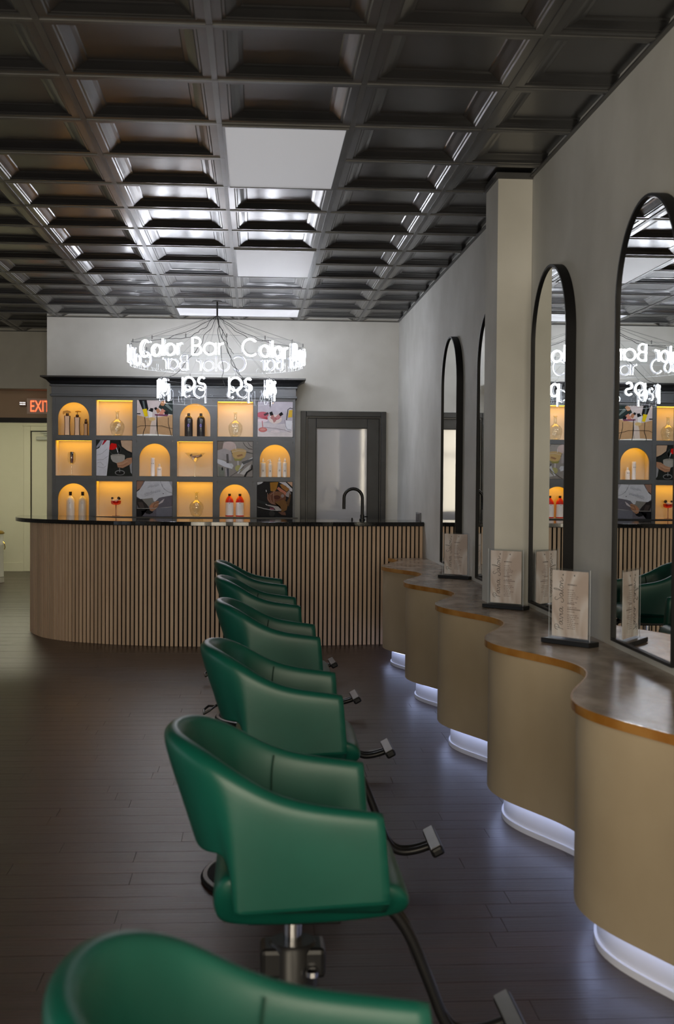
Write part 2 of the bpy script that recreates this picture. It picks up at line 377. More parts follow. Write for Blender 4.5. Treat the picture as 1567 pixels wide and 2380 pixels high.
def ceiling_light(g, r, nx, ny, label):
    x0, y0 = GX0+g*TW+.013, RY0+r*TW+.013; x1, y1 = GX0+(g+nx)*TW-.013, RY0+(r+ny)*TW-.013
    t = thing('ceiling_light', label, 'ceiling light', ((x0+x1)/2, (y0+y1)/2, CZ-.008), group='flat ceiling light panels')
    hx, hy = (x1-x0)/2, (y1-y0)/2
    obj('light_frame', MB().box(-hx, hx, -hy, -hy+.012, 0, .03).box(-hx, hx, hy-.012, hy, 0, .03).box(-hx, -hx+.012, -hy+.012, hy-.012, 0, .03).box(hx-.012, hx, -hy+.012, hy-.012, 0, .03), TBAR, t)
    obj('diffuser', MB().box(-hx+.012, hx-.012, -hy+.012, hy-.012, .004, .02), PANEL, t)
ceiling_light(0, 2, 1, 2, 'nearest and largest looking flat white panel in the ceiling')
ceiling_light(0, 7, 1, 2, 'flat white ceiling panel halfway back, between the two others')
ceiling_light(-1, 12, 2, 1, 'wide flat white ceiling panel right behind the neon chandelier')
# passage lamp
t = thing('passage_light', 'fluorescent ceiling light of the passage', 'ceiling light', (-3.2, 16.9, 2.75))
obj('lamp_housing', MB().box(-.6, .6, -.15, .15, -.05, 0), WHITEP, t)
obj('lamp_diffuser', MB().box(-.58, .58, -.13, .13, -.062, -.05), emis('lamp_warm', (1.0, .95, .72), 34.0), t)

# ------------------------------------------------------------------ wavy styling station along the right wall
CT = 0.765
def ex(y): return 1.092-.105*cos(2*pi*(y-3.67)/1.456)
ys = [2.0+i*.035 for i in range(int((10.46-2.0)/.035)+1)]+[10.46]
def offs(d):
    out = []
    for y in ys:
        dx = .105*2*pi/1.456*sin(2*pi*(y-3.67)/1.456); n = Vector((1, -dx, 0)).normalized()
        out.append((ex(y)+n.x*d, y+n.y*d))
    return out
def band(mb, d0, d1, z0, z1):
    a, b = offs(d0), offs(d1); n = len(a)
    vs = [(x, y, z0) for x, y in a]+[(x, y, z1) for x, y in a]+[(x, y, z1) for x, y in b]+[(x, y, z0) for x, y in b]
    fs = []
    for i in range(n-1):
        for q in range(4): fs.append((q*n+i, q*n+i+1, ((q+1) % 4)*n+i+1, ((q+1) % 4)*n+i))
    fs += [(0, n, 2*n, 3*n), (n-1, 2*n-1, 3*n-1, 4*n-1)]
    return mb.add(vs, fs)
st = thing('styling_station', 'long beige plaster station with wavy front under the mirrors, lit along its foot', 'station', (1.3, 6.2, 0))
def atst(o): o.location = (-1.3, -6.2, 0); return o
atst(obj('front_panel', band(MB(), .012, .035, .132, CT-.028), STATION, st, smooth=40))
atst(obj('toe_kick', band(MB(), .085, .10, 0.0, .13), WHITEP, st, smooth=40))
atst(obj('toe_molding', band(MB(), .076, .085, 0.0, .022), WHITEP, st, smooth=40))
atst(obj('panel_underside', band(MB(), .035, .10, .128, .132), WHITEP, st, smooth=40))
atst(obj('led_strip', band(MB(), .045, .057, .121, .128), LED, st, smooth=40))
ctp = thing('station_top', 'long wavy brown marbled station top with amber edge', 'counter', (1.3, 6.2, CT-.028))
a = offs(.0); mb = MB(); n = len(a)
mb.add([(x, y, CT) for x, y in a]+[(WX, y, CT) for y in ys]+[(x, y, CT-.027) for x, y in a]+[(WX, y, CT-.027) for y in ys],
       [(i, i+1, n+i+1, n+i) for i in range(n-1)]+[(2*n+i, 3*n+i, 3*n+i+1, 2*n+i+1) for i in range(n-1)]+[(n+i, n+i+1, 3*n+i+1, 3*n+i) for i in range(n-1)]+[(0, n, 3*n, 2*n), (n-1, 2*n-1, 4*n-1, 3*n-1)])
o = obj('top_slab', mb, MARBLE, ctp, smooth=30); o.location = (-1.3, -6.2, -CT+.028)
o = obj('edge_band', band(MB(), -.006, .0, CT-.028, CT+.0005), AMBER, ctp, smooth=30); o.location = (-1.3, -6.2, -CT+.028)

# ------------------------------------------------------------------ arched mirrors
MW, MB0, MT = 0.36, 0.808, 2.497
def arch_outline(hw, z0, zt, n=28):
    zc = zt-hw
    return [(-hw, z0), (hw, z0)]+[(hw*cos(pi*i/n), zc+hw*sin(pi*i/n)) for i in range(n+1)]
def mirror(y, label):
    t = thing('arch_mirror', label, 'mirror', (WX-.001, y, MB0), group='arched wall mirrors')
    zo = MT-MB0
    A = arch_outline(MW, 0, zo); B = arch_outline(MW-.011, .011, zo-.011); n = len(A)
    X0, X1 = -.048, 0
    vs = [(X0, p, z) for p, z in A]+[(X0, p, z) for p, z in B]+[(X0+.012, p, z) for p, z in B]+[(X1, p, z) for p, z in A]
    fs = []
    for i in range(n):
        j = (i+1) % n
        fs += [(i, j, n+j, n+i), (n+i, n+j, 2*n+j, 2*n+i), (i, j, 3*n+j, 3*n+i)]
    obj('mirror_frame', MB().add(vs, fs), flat('frame_black', (.007, .007, .008), .5, spec=.2), t, smooth=35)
    C = arch_outline(MW-.0105, .0105, zo-.0105)
    obj('mirror_glass', MB().add([(X0+.010, p, z) for p, z in C]+[(X0+.014, p, z) for p, z in C],
        [tuple(range(n)), tuple(range(n, 2*n))[::-1]]+[(i, (i+1) % n, n+(i+1) % n, n+i) for i in range(n)]), MIRROR, t)
mirror(4.455, 'nearest arched black framed mirror, cut by the right edge of the picture')
mirror(5.945, 'arched black framed mirror just on the near side of the pilaster')
mirror(7.50, 'arched black framed mirror mostly hidden behind the pilaster')
mirror(9.02, 'farthest arched black framed mirror, nearest to the bar')

# ------------------------------------------------------------------ bar with oak slats
BASE = catmull([(1.466, 10.69), (1.31, 10.665), (.59, 10.57), (-.12, 10.505), (-.70, 10.535), (-1.13, 10.63), (-1.39, 10.74), (-1.65, 10.885), (-1.86, 11.09), (-1.99, 11.32), (-2.075, 11.55), (-2.11, 11.75), (-2.115, 12.0)], 10)
TOP = catmull([(1.468, 10.60), (1.31, 10.575), (.59, 10.49), (-.12, 10.43), (-.70, 10.44), (-1.13, 10.52), (-1.45, 10.64), (-1.78, 10.83), (-2.03, 11.08), (-2.16, 11.32), (-2.225, 11.58), (-2.25, 11.85), (-2.25, 12.0)], 10)
BZ = 1.07
bar = thing('bar_counter', 'curved bar clad in light oak slats with black gaps', 'bar', (-.3, 10.9, 0))
def inset(P, d):
    out = []
    for i, p in enumerate(P):
        q = P[min(i+1, len(P)-1)]; r_ = P[max(i-1, 0)]; t_ = Vector((q[0]-r_[0], q[1]-r_[1])).normalized()
        out.append((p[0]+t_.y*d, p[1]-t_.x*d))   # to the inner side of the bar
    return out
inn = inset(BASE, .012); inn2 = inset(BASE, .05)
n = len(inn)
o = obj('carcass', MB().add([(x, y, 0) for x, y in inn]+[(x, y, BZ-.036) for x, y in inn]+[(x, y, BZ-.036) for x, y in inn2]+[(x, y, 0) for x, y in inn2],
    [(q*n+i, q*n+i+1, ((q+1) % 4)*n+i+1, ((q+1) % 4)*n+i) for i in range(n-1) for q in range(4)]), FELT, bar, smooth=40)
o.location = (.3, -10.9, 0)
slat = MB().box(-.0125, .0125, -.006, .006, 0, BZ-.037).mesh('slat', OAK)
SP = .0388; acc = 0.0; nsl = 0; nxt = .012
for i in range(len(BASE)-1):
    p, q = Vector(BASE[i]), Vector(BASE[i+1]); L_ = (q-p).length
    while acc+L_ > nxt:
        k = p.lerp(q, (nxt-acc)/L_); ang = math.atan2(q.y-p.y, q.x-p.x)
        link('slat', slat, bar, (k.x+.3, k.y-10.9, 0), ang); nsl += 1; nxt += SP
    acc += L_
bt = thing('granite_worktop', 'glossy black granite top of the curved bar', 'worktop', (-.3, 10.9, BZ-.035))
back = [(-2.25, 12.0), (-1.62, 12.0), (-1.50, 11.55), (-1.25, 11.30), (-.7, 11.15), (WX-.004, 11.22)]
poly = [(x+.3, y-10.9) for x, y in TOP]+[(x+.3, y-10.9) for x, y in back[1:]]
obj('granite_slab', MB().prism(poly, 0, .035), GRANITE, bt, bevel=.003)
# back-bar return under the worktop (inner face of the bar)
o = obj('inner_panel', MB().box(-.9, WX-.01, 11.10, 11.13, 0, BZ-.036), DOORP, bar); o.location = (.3, -10.9, 0)

# tap on the bar
t = thing('tap', 'black gooseneck tap standing on the bar top', 'tap', (.965, 11.03, BZ))
obj('tap_base', MB().lathe([(.027, 0), (.027, .012), (.019, .016), (.019, .05)], 20), BLKMET, t, smooth=40)
pts = [(0, 0, .04), (0, 0, .20)]+[(-.083+.083*cos(math.radians(a)), 0, .20+.083*sin(math.radians(a))) for a in range(15, 181, 15)]+[(-.166, 0, .17), (-.166, 0, .10)]
obj('tap_spout', MB().tube(pts, .0145, 14), BLKMET, t, smooth=40)
obj('tap_lever', MB().tube([(0.015, 0, .03), (.05, 0, .035)], .006, 8), BLKMET, t, smooth=40)
t = thing('button', 'tiny black button beside the tap', 'button', (.875, 11.05, BZ)); obj('button_cap', MB().lathe([(.008, 0), (.008, .01), (.005, .02), (0, .022)], 12), BLKMET, t)
t = thing('wall_socket', 'grey socket plate on the right wall over the bar top', 'socket', (WX, 11.0, 1.10))
obj('socket_plate', MB().box(-.012, 0, -.19, .10, -.03, .045), flat('socket_grey', (.16, .16, .165), .4), t, bevel=.004)
obj('socket_insert', MB().box(-.016, -.012, -.14, .05, -.018, .033), flat('socket_dark', (.08, .08, .085), .4), t)

# ------------------------------------------------------------------ display shelf unit
SY = 12.30     # front plane
SXL, SXR = -2.005, .395
cxs = [-1.797+i*.3985 for i in range(6)]; czs = [2.032, 1.631, 1.230]; HO = .179; ND = .24
sh = thing('display_shelf', 'graphite painted display shelf with lit square and arched niches', 'shelf', (-.805, SY, 0))
ox = .805
def bx(mb, x0, x1, y0, y1, z0, z1): return mb.box(x0+ox, x1+ox, y0, y1, z0, z1)
obj('side_panel', bx(MB(), SXL, cxs[0]-HO, 0, .34, 0, 2.235), GRAPH, sh)
obj('side_panel', bx(MB(), cxs[5]+HO, SXR, 0, .34, 0, 2.235), GRAPH, sh)
for i in range(5): obj('divider', bx(MB(), cxs[i]+HO, cxs[i+1]-HO, 0, ND, 1.022, 2.235), GRAPH, sh)
for z0, z1 in ((2.211, 2.235), (1.810, 1.853), (1.409, 1.452), (1.022, 1.051)):
    for i in range(6): obj('shelf_board', bx(MB(), cxs[i]-HO, cxs[i]+HO, .0015, ND, z0, z1), GRAPH, sh)
obj('lower_carcass', bx(MB(), SXL, SXR, .001, .33, 0, 1.022), GRAPH, sh)
obj('ledge', bx(MB(), SXL-.03, SXR+.03, -.05, .0, 1.034, 1.050), BLACKP, sh)
obj('frieze', bx(MB(), SXL-.006, SXR+.006, -.012, .34, 2.235, 2.335), GRAPH, sh)
obj('frieze_molding', bx(bx(MB(), SXL-.02, SXR+.02, -.03, .34, 2.236, 2.258), SXL-.024, SXR+.024, -.034, .34, 2.335, 2.355), GRAPH, sh, bevel=.006)
# cove crown
prof = [(0, 2.355), (.012, 2.357), (.028, 2.370), (.048, 2.392), (.078, 2.410), (.100, 2.417), (.100, 2.432)]
mb = MB(); vs = []
for p, z in prof: vs += [(SXL-p+ox, .34, z), (SXL-p+ox, -p-.02, z), (SXR+p+ox, -p-.02, z), (SXR+p+ox, .34, z)]
fs = [(4*i+k, 4*i+k+1, 4*i+5+k, 4*i+4+k) for i in range(len(prof)-1) for k in range(3)]+[(24, 25, 26, 27), (0, 1, 2, 3)]
obj('crown', mb.add(vs, fs), BLACKP, sh, smooth=50)
kinds = [['arch', 'sq', 'pr', 'arch', 'sq', 'pr'], ['sq', 'pr', 'arch', 'sq', 'pr', 'arch'], ['arch', 'sq', 'pr', 'sq', 'arch', 'pr']]
HA = .152
# arched face plate
nA = 20; zc_ = -.179+.326-HA
hole = [(HA, -.1789), (HA, zc_)]+[(HA*cos(pi*i/nA), zc_+HA*sin(pi*i/nA)) for i in range(1, nA)]+[(-HA, zc_), (-HA, -.1789)]
outr = []
for x, z in hole:
    if abs(z+.1789) < 1e-4: outr.append((HO*(1 if x > 0 else -1), z))
    elif x > HA*.72: outr.append((HO, z if z < zc_ else zc_+(z-zc_)*(HO-zc_)/(HA*.7)))
    elif x < -HA*.72: outr.append((-HO, z if z < zc_ else zc_+(z-zc_)*(HO-zc_)/(HA*.7)))
    else: outr.append((x*HO/(HA*.72), HO))
outr = [(max(-HO, min(HO, x)), min(HO, z)) for x, z in outr]
nh = len(hole)
am = MB().add([(x, .002, z) for x, z in hole]+[(x, .002, z) for x, z in outr]+[(x, .026, z) for x, z in hole]+[(x, .026, z) for x, z in outr],
    [(i, i+1, nh+i+1, nh+i) for i in range(nh-1)]+[(i, i+1, 2*nh+i+1, 2*nh+i) for i in range(nh-1)]+[(2*nh+i, 2*nh+i+1, 3*nh+i+1, 3*nh+i) for i in range(nh-1)]).mesh('arch_plate', GRAPH, 30)
lin = MB(); e = .002
lin.add([(-HO+e, .026, -HO+e), (HO-e, .026, -HO+e), (HO-e, .026, HO-e), (-HO+e, .026, HO-e), (-HO+e, ND-.004, -HO+e), (HO-e, ND-.004, -HO+e), (HO-e, ND-.004, HO-e), (-HO+e, ND-.004, HO-e)],
        [(4, 5, 6, 7), (0, 1, 5, 4), (1, 2, 6, 5), (2, 3, 7, 6), (3, 0, 4, 7)])
linm = lin.mesh('niche_lining', NICHE)
ledm = MB().box(-.172, .172, .085, .195, HO-.0055, HO-.003).mesh('led_bar', LEDW)
lipm = MB().box(-HO+.001, HO-.001, .002, .016, HO-.009, HO-.001).mesh('niche_lip', GRAPH)
for r in range(3):
    for c in range(6):
        k = kinds[r][c]
        if k == 'pr': continue
        loc = (cxs[c]+ox, 0, czs[r])
        li = link('niche_lining', linm, sh, loc)
        link('led_bar', ledm, li)
        if k == 'sq': link('niche_lip', lipm, li)
        if k == 'arch': link('arch_plate', am, sh, loc)

# ------------------------------------------------------------------ prints in the shelf
def ell(cx, cy, rx, ry, n=18, a0=0, a1=360): return [(cx+rx*cos(math.radians(a0+(a1-a0)*i/n)), cy+ry*sin(math.radians(a0+(a1-a0)*i/n))) for i in range(n+(a1-a0 < 360))]
def strip(pts, wd):
    out = []; bk = []
    for i, p in enumerate(pts):
        q = pts[min(i+1, len(pts)-1)]; r_ = pts[max(i-1, 0)]; t_ = Vector((q[0]-r_[0], q[1]-r_[1])).normalized()
        out.append((p[0]-t_.y*wd/2, p[1]+t_.x*wd/2)); bk.append((p[0]+t_.y*wd/2, p[1]-t_.x*wd/2))
    return out+bk[::-1]
def cut(poly):
    """clip to the unit square"""
    for ax, lim, s in ((0, 0, 1), (0, 1, -1), (1, 0, 1), (1, 1, -1)):
        out = []
        for i in range(len(poly)):
            a, b = poly[i-1], poly[i]; da, db = (a[ax]-lim)*s, (b[ax]-lim)*s
            if (da < 0) != (db < 0):
                t_ = da/(da-db); out.append((a[0]+(b[0]-a[0])*t_, a[1]+(b[1]-a[1])*t_))
            if db >= 0: out.append(b)
        poly = out
        if not poly: return []
    return poly
PCOL = {}
def pcol(c):
    k = tuple(round(x, 3) for x in c)
    if k not in PCOL: PCOL[k] = mat('print_ink_%d' % len(PCOL), tuple(x*.85 for x in c), .3, col2=tuple(min(1, x*.92+.002) for x in c), scale=30, spec=.03)
    return PCOL[k]
def picture(c, r, label, shapes):
    t = thing('photo_panel', label, 'photo panel', (cxs[c], SY, czs[r]-HO), group='glossy photo panels in the display shelf')
    S = HO*2-.006
    obj('panel_board', MB().box(-S/2, S/2, .006, .016, .003, S+.003), BLACKP, t)
    mats = []; mb = MB()
    for k, (col, poly) in enumerate(shapes):
        m = pcol(col)
        if m not in mats: mats.append(m)
        mb.mi = mats.index(m); y = .0058-.00018*k
        pl = cut(poly)
        if len(pl) < 3: continue
        vs = [((u-.5)*S, y, v*S+.003) for u, v in pl]
        # triangulate with ear clipping through bmesh
        bm = bmesh.new(); f = bm.faces.new([bm.verts.new(p) for p in vs]); tri = bmesh.ops.triangulate(bm, faces=[f], ngon_method='EAR_CLIP')['faces']
        bm.verts.index_update(); mb.add([v.co[:] for v in bm.verts], [tuple(v.index for v in q.verts) for q in tri]); bm.free()
    o = link('printed_picture', mb.mesh('printed_picture', mats), t)
SQ = [(0, 0), (1, 0), (1, 1), (0, 1)]
SKIN = (.42, .22, .13); DK = (.012, .012, .014); WH = (.72, .72, .76)
picture(2, 0, 'glossy photo panel of hands holding colour tubes over a tan apron, top row', [
    ((.52, .45, .44), SQ), ((.44, .27, .14), [(0, 0), (1, 0), (1, .60), (.6, .52), (.3, .5), (0, .58)]), ((.56, .46, .40), [(.36, .05), (.56, .05), (.55, .50), (.45, .55), (.38, .3)]),
    (DK, [(.05, 1), (.27, 1), (.32, .76), (.28, .68), (.16, .72), (.12, .9)]), ((.10, .12, .12), [(.15, .98), (.2, .98), (.24, .75), (.19, .75)]), ((.02, .03, .028), [(.60, .80), (.66, .92), (.78, 1), (1, 1), (1, .60), (.85, .62), (.66, .76)]),
    ((.40, .20, .10), [(.66, .95), (.76, 1), (.82, .95), (.74, .84), (.66, .86)]), ((.12, .15, .14), [(.78, .86), (.98, .70), (1, .74), (.84, .92)]),
    ((.65, .48, .01), [(.15, .74), (.27, .76), (.31, .55), (.22, .53)]), ((.68, .66, .66), [(.31, .70), (.43, .70), (.43, .52), (.34, .50)]), (DK, [(.37, .78), (.46, .77), (.45, .68), (.37, .69)]), (DK, [(.31, .71), (.44, .66), (.44, .71), (.36, .74)]),
    ((.38, .17, .09), [(.52, .74), (.60, .78), (.66, .68), (.58, .62)]), ((.50, .20, .14), [(.61, .60), (.71, .77), (.80, .70), (.70, .56)]), (DK, [(.48, .78), (.54, .81), (.58, .76), (.51, .72)]), (DK, [(.76, .68), (.86, .70), (.88, .58), (.78, .60)]), ((.16, .05, .10), [(.50, .57), (.86, .55), (.86, .60), (.5, .61)]),
    ((.56, .40, .18), ell(.42, .47, .10, .05)), ((.78, .78, .74), [(0, 0), (1, 0), (1, .015), (.55, .045), (.3, .05), (0, .03)]), ((.44, .36, .30), [(.52, .05), (.58, .05), (.56, .3)]),
    (DK, strip([(.17, 0), (.19, .12), (.24, .24), (.23, .4), (.22, .52)], .016)), (DK, strip([(.60, 0), (.57, .15), (.555, .3), (.56, .6)], .018)), (DK, strip([(.97, 0), (.92, .18), (.88, .35), (.88, .52)], .016)),
    (DK, strip([(0, .23), (.1, .275), (.3, .28), (.7, .28), (.85, .235), (1, .20)], .012)), (DK, [(0, .60), (.1, .60), (.1, .63), (0, .63)])])
picture(5, 0, 'glossy photo panel of two pink cocktail coupes with nail-size tubes, top row', [
    ((.40, .37, .41), SQ), ((.52, .48, .50), [(0, 0), (1, 0), (1, .4), (.6, .36), (0, .42)]), ((.58, .53, .52), [(0, 0), (1, 0), (1, .16), (.5, .1), (0, .2)]),
    ((.40, .10, .13), ell(.14, .62, .17, .09)), ((.34, .05, .06), [(0, .5), (.28, .56), (.29, .5), (.2, .46), (0, .46)]), ((.60, .50, .55), ell(.12, .46, .17, .05)), ((.42, .16, .16), strip([(.13, .45), (.15, .25)], .025)), ((.48, .15, .14), ell(.15, .20, .125, .07)), ((.54, .25, .22), ell(.15, .21, .08, .035)),
    ((.06, .04, .05), [(.17, .64), (.29, .70), (.32, .65), (.2, .59)]), ((.58, .50, .46), ell(.50, .50, .19, .13)), ((.36, .12, .14), [(.35, .55), (.67, .57), (.6, .50), (.5, .47), (.4, .5)]),
    ((.36, .17, .16), [(.33, .69), (.41, .71), (.53, .45), (.46, .40)]), (DK, [(.33, .69), (.41, .72), (.45, .62), (.36, .60)]), ((.42, .20, .20), [(.5, .56), (.61, .66), (.68, .60), (.56, .50)]), (DK, [(.6, .65), (.68, .71), (.73, .64), (.64, .58)]),
    ((.55, .48, .50), strip([(.49, .37), (.49, .2)], .012)), ((.62, .55, .55), ell(.51, .15, .13, .04)), ((.50, .33, .04), [(.86, .55), (.98, .56), (.99, .77), (.89, .76)]), ((.03, .03, .03), strip([(.82, .48), (.86, .78), (.92, .82), (1, .80)], .022)), ((.60, .60, .63), [(.80, .18), (.96, .20), (.98, .46), (.80, .46)]),
    ((.20, .19, .22), strip([(.76, .48), (.80, .3), (.84, .22), (.95, .20)], .012)), ((.20, .16, .18), strip([(.2, .27), (.5, .24), (.75, .20), (.95, .13)], .010)), ((.85, .85, .9), strip([(.19, 1), (.2, .93), (.23, .90), (.27, .95), (.28, 1)], .022)), ((.85, .85, .9), strip([(.32, 1), (.35, .93), (.38, 1), (.385, .9), (.34, .82)], .022))])
picture(1, 1, 'glossy photo panel of a hand catching a drink poured from a red bottle, middle row', [
    ((.020, .022, .020), SQ), ((.68, .68, .74), [(0, 0), (.29, 0), (.34, .45), (.38, 1), (.2, 1), (.08, .78), (0, .74)]), ((.40, .015, .03), [(.15, .86), (.22, 1), (.30, 1), (.2, .88)]), ((.30, .30, .36), [(0, .76), (.1, .84), (.2, 1), (.12, 1), (0, .82)]),
    ((.48, .33, .22), [(.68, 1), (1, 1), (1, .66), (.86, .72), (.70, .84)]), (DK, strip([(.66, 1), (.70, .82), (.85, .70), (1, .62)], .03)), ((.62, .01, .008), [(.37, .85), (.42, .92), (.56, .90), (.58, .80), (.55, .76), (.45, .73), (.36, .74)]),
    ((.60, .60, .62), strip([(.56, .79), (.60, .68), (.62, .6)], .018)), ((.30, .28, .25), ell(.60, .57, .20, .045)), ((.36, .34, .31), [(.40, .56), (.80, .56), (.79, .45), (.72, .38), (.58, .35), (.46, .40), (.41, .48)]),
    (SKIN, [(.57, .36), (.72, .40), (.86, .50), (1, .52), (1, .36), (.86, .28), (.74, .22), (.60, .24)]), ((.50, .28, .17), strip([(.60, .32), (.74, .34), (.88, .42)], .03)), ((.26, .12, .07), strip([(.60, .28), (.74, .29), (.88, .36)], .012)),
    ((.24, .24, .24), ell(.66, .09, .14, .075)), ((.015, .015, .015), ell(.66, .085, .115, .055)), ((.3, .3, .3), strip([(.65, .22), (.655, .1)], .018)), ((.12, .12, .12), strip(ell(.52, .75, .16, .15, 20, -160, 60), .008)),
    ((.12, .12, .14), strip([(.02, .58), (.15, .62), (.30, .75)], .006)), ((.12, .12, .14), strip([(.02, .44), (.2, .46), (.33, .56)], .006)), ((.12, .12, .14), strip([(.04, .26), (.2, .22), (.28, .28)], .006)), ((.14, .14, .16), strip([(.03, .36), (.12, .38), (.2, .30)], .006)), ((.3, .3, .32), [(.93, .3), (1, .38), (1, .05), (.96, .1)])])
picture(4, 1, 'glossy grey photo panel of an amber drink in a coupe on crumpled foil, middle row', [
    ((.26, .235, .215), SQ), ((.46, .36, .33), ell(.33, .85, .20, .15)), ((.16, .13, .11), [(0, 1), (.18, 1), (.14, .78), (0, .74)]), ((.34, .31, .31), [(0, .74), (.2, .8), (.4, .72), (.4, .45), (0, .5)]), ((.56, .56, .60), [(0, .5), (.16, .46), (.36, .36), (.45, .30), (.42, .22), (.2, .28), (0, .38)]), ((.50, .50, .52), [(.3, .38), (.42, .37), (.46, .30), (.42, .24)]),
    ((.10, .09, .09), [(.25, .64), (.31, .64), (.33, .38), (.26, .38)]), ((.34, .32, .32), [(.22, .24), (.34, .22), (.34, 0), (.24, 0)]), ((.08, .08, .09), [(.26, .24), (.33, .23), (.33, 0), (.28, 0)]), ((.19, .2, .17), [(.02, .3), (.2, .22), (.2, 0), (.04, 0)]), (DK, ell(.14, .22, .022, .05)),
    ((.42, .29, .14), ell(.60, .72, .22, .08)), ((.46, .31, .13), [(.40, .70), (.82, .70), (.78, .56), (.68, .48), (.54, .48), (.44, .56)]), ((.28, .15, .08), [(.54, .60), (.70, .65), (.72, .60), (.58, .56)]), ((.26, .24, .08), [(.45, .52), (.6, .5), (.74, .53), (.66, .45), (.5, .45)]), ((.44, .40, .39), strip([(.58, .45), (.59, .3)], .05)), ((.36, .34, .14), ell(.60, .24, .10, .09)),
    ((.52, .52, .53), [(.70, .38), (1, .56), (1, .50), (.72, .30), (.60, .08), (.56, .1)]), ((.10, .10, .10), [(.68, .42), (1, .52), (1, .47), (.74, .34)]), ((.48, .46, .44), [(.62, .08), (.8, .25), (.95, .36), (.9, .22), (.76, .05)]), (DK, [(.97, .35), (1, .32), (.99, .2), (.86, .12), (.8, 0), (.75, 0), (.82, .14), (.95, .22)]),
    (DK, strip([(.72, .98), (.78, .88), (.88, .80), (1, .78)], .012)), (DK, strip([(.86, .98), (.92, .88), (1, .84)], .010)), ((.05, .045, .04), strip([(.36, .0), (.6, .16), (.75, .28)], .012)), ((.10, .09, .07), strip([(.38, .74), (.42, .64)], .014)), ((.06, .06, .05), strip([(.82, .70), (1, .66)], .022)), ((.62, .60, .58), strip([(.52, .86), (.52, .76)], .012)), ((.66, .58, .5), strip([(.4, .69), (.6, .74), (.82, .72)], .006))])
picture(2, 2, 'glossy photo panel of a hand working under a white cape, bottom row', [
    ((.14, .13, .155), SQ), ((.62, .63, .68), [(0, .69), (.08, .75), (.18, .9), (.23, 1), (1, 1), (1, .60), (.72, .55), (.62, .52), (.52, .42), (.48, .42), (.44, .53), (.30, .50), (.10, .49), (0, .56)]), ((.32, .18, .13), [(0, .72), (.1, .78), (.2, 1), (0, 1)]), ((.02, .02, .02), [(0, .69), (.06, .74), (.1, .8), (.02, .74)]),
    ((.24, .23, .21), [(.15, .49), (.44, .52), (.48, .40), (.35, .28), (.25, .35)]), ((.03, .025, .025), [(0, .52), (.14, .48), (.28, .34), (.34, .24), (.30, .20), (.05, .24), (0, .35)]), ((.07, .055, .05), [(.03, .40), (.16, .40), (.22, .24), (.1, .22)]), (DK, [(0, .24), (.34, .24), (.47, .17), (.45, .10), (.36, .06), (.26, .08), (.20, .16), (.13, .16), (.15, 0), (0, 0)]),
    (SKIN, [(.35, .28), (.42, .37), (.58, .44), (.63, .42), (.61, .30), (.55, .22), (.44, .14), (.37, .17)]), ((.50, .22, .12), ell(.42, .28, .05, .05)), ((.16, .07, .04), strip([(.46, .26), (.5, .36), (.62, .4)], .014)), ((.16, .07, .04), strip([(.46, .24), (.56, .28), (.61, .31)], .012)),
    ((.62, .55, .58), [(.61, .36), (.70, .45), (.78, .50), (.73, .40), (.62, .34)]), ((.5, .48, .44), strip([(0, .225), (.3, .225), (.6, .235), (1, .275)], .012)), ((.16, .17, .2), strip([(.22, .57), (.32, .60), (.42, .62)], .006)),
    ((.30, .30, .34), strip([(.70, .92), (.76, .78), (.88, .70), (1, .66)], .012)), ((.34, .34, .38), strip([(.66, 1), (.72, .84), (.84, .72)], .012)), (DK, ell(.745, .645, .012, .014)), ((.38, .38, .42), [(.9, 1), (1, 1), (1, .8)]), ((.18, .18, .215), [(.55, .24), (1, .26), (1, 0), (.55, 0)])]+[((.20, .20, .26), strip([(.21+i*.036, .595+i*.008+(i % 3)*.01), (.225+i*.036, .66+i*.008+(i*7 % 4)*.008), (.238+i*.036, .60+i*.008)], .008)) for i in range(13)]+[((.26, .26, .32), strip([(.31+i*.036, .80+i*.007+(i % 3)*.012), (.325+i*.036, .87+i*.006+(i*5 % 4)*.01), (.338+i*.036, .81+i*.006)], .008)) for i in range(9)])
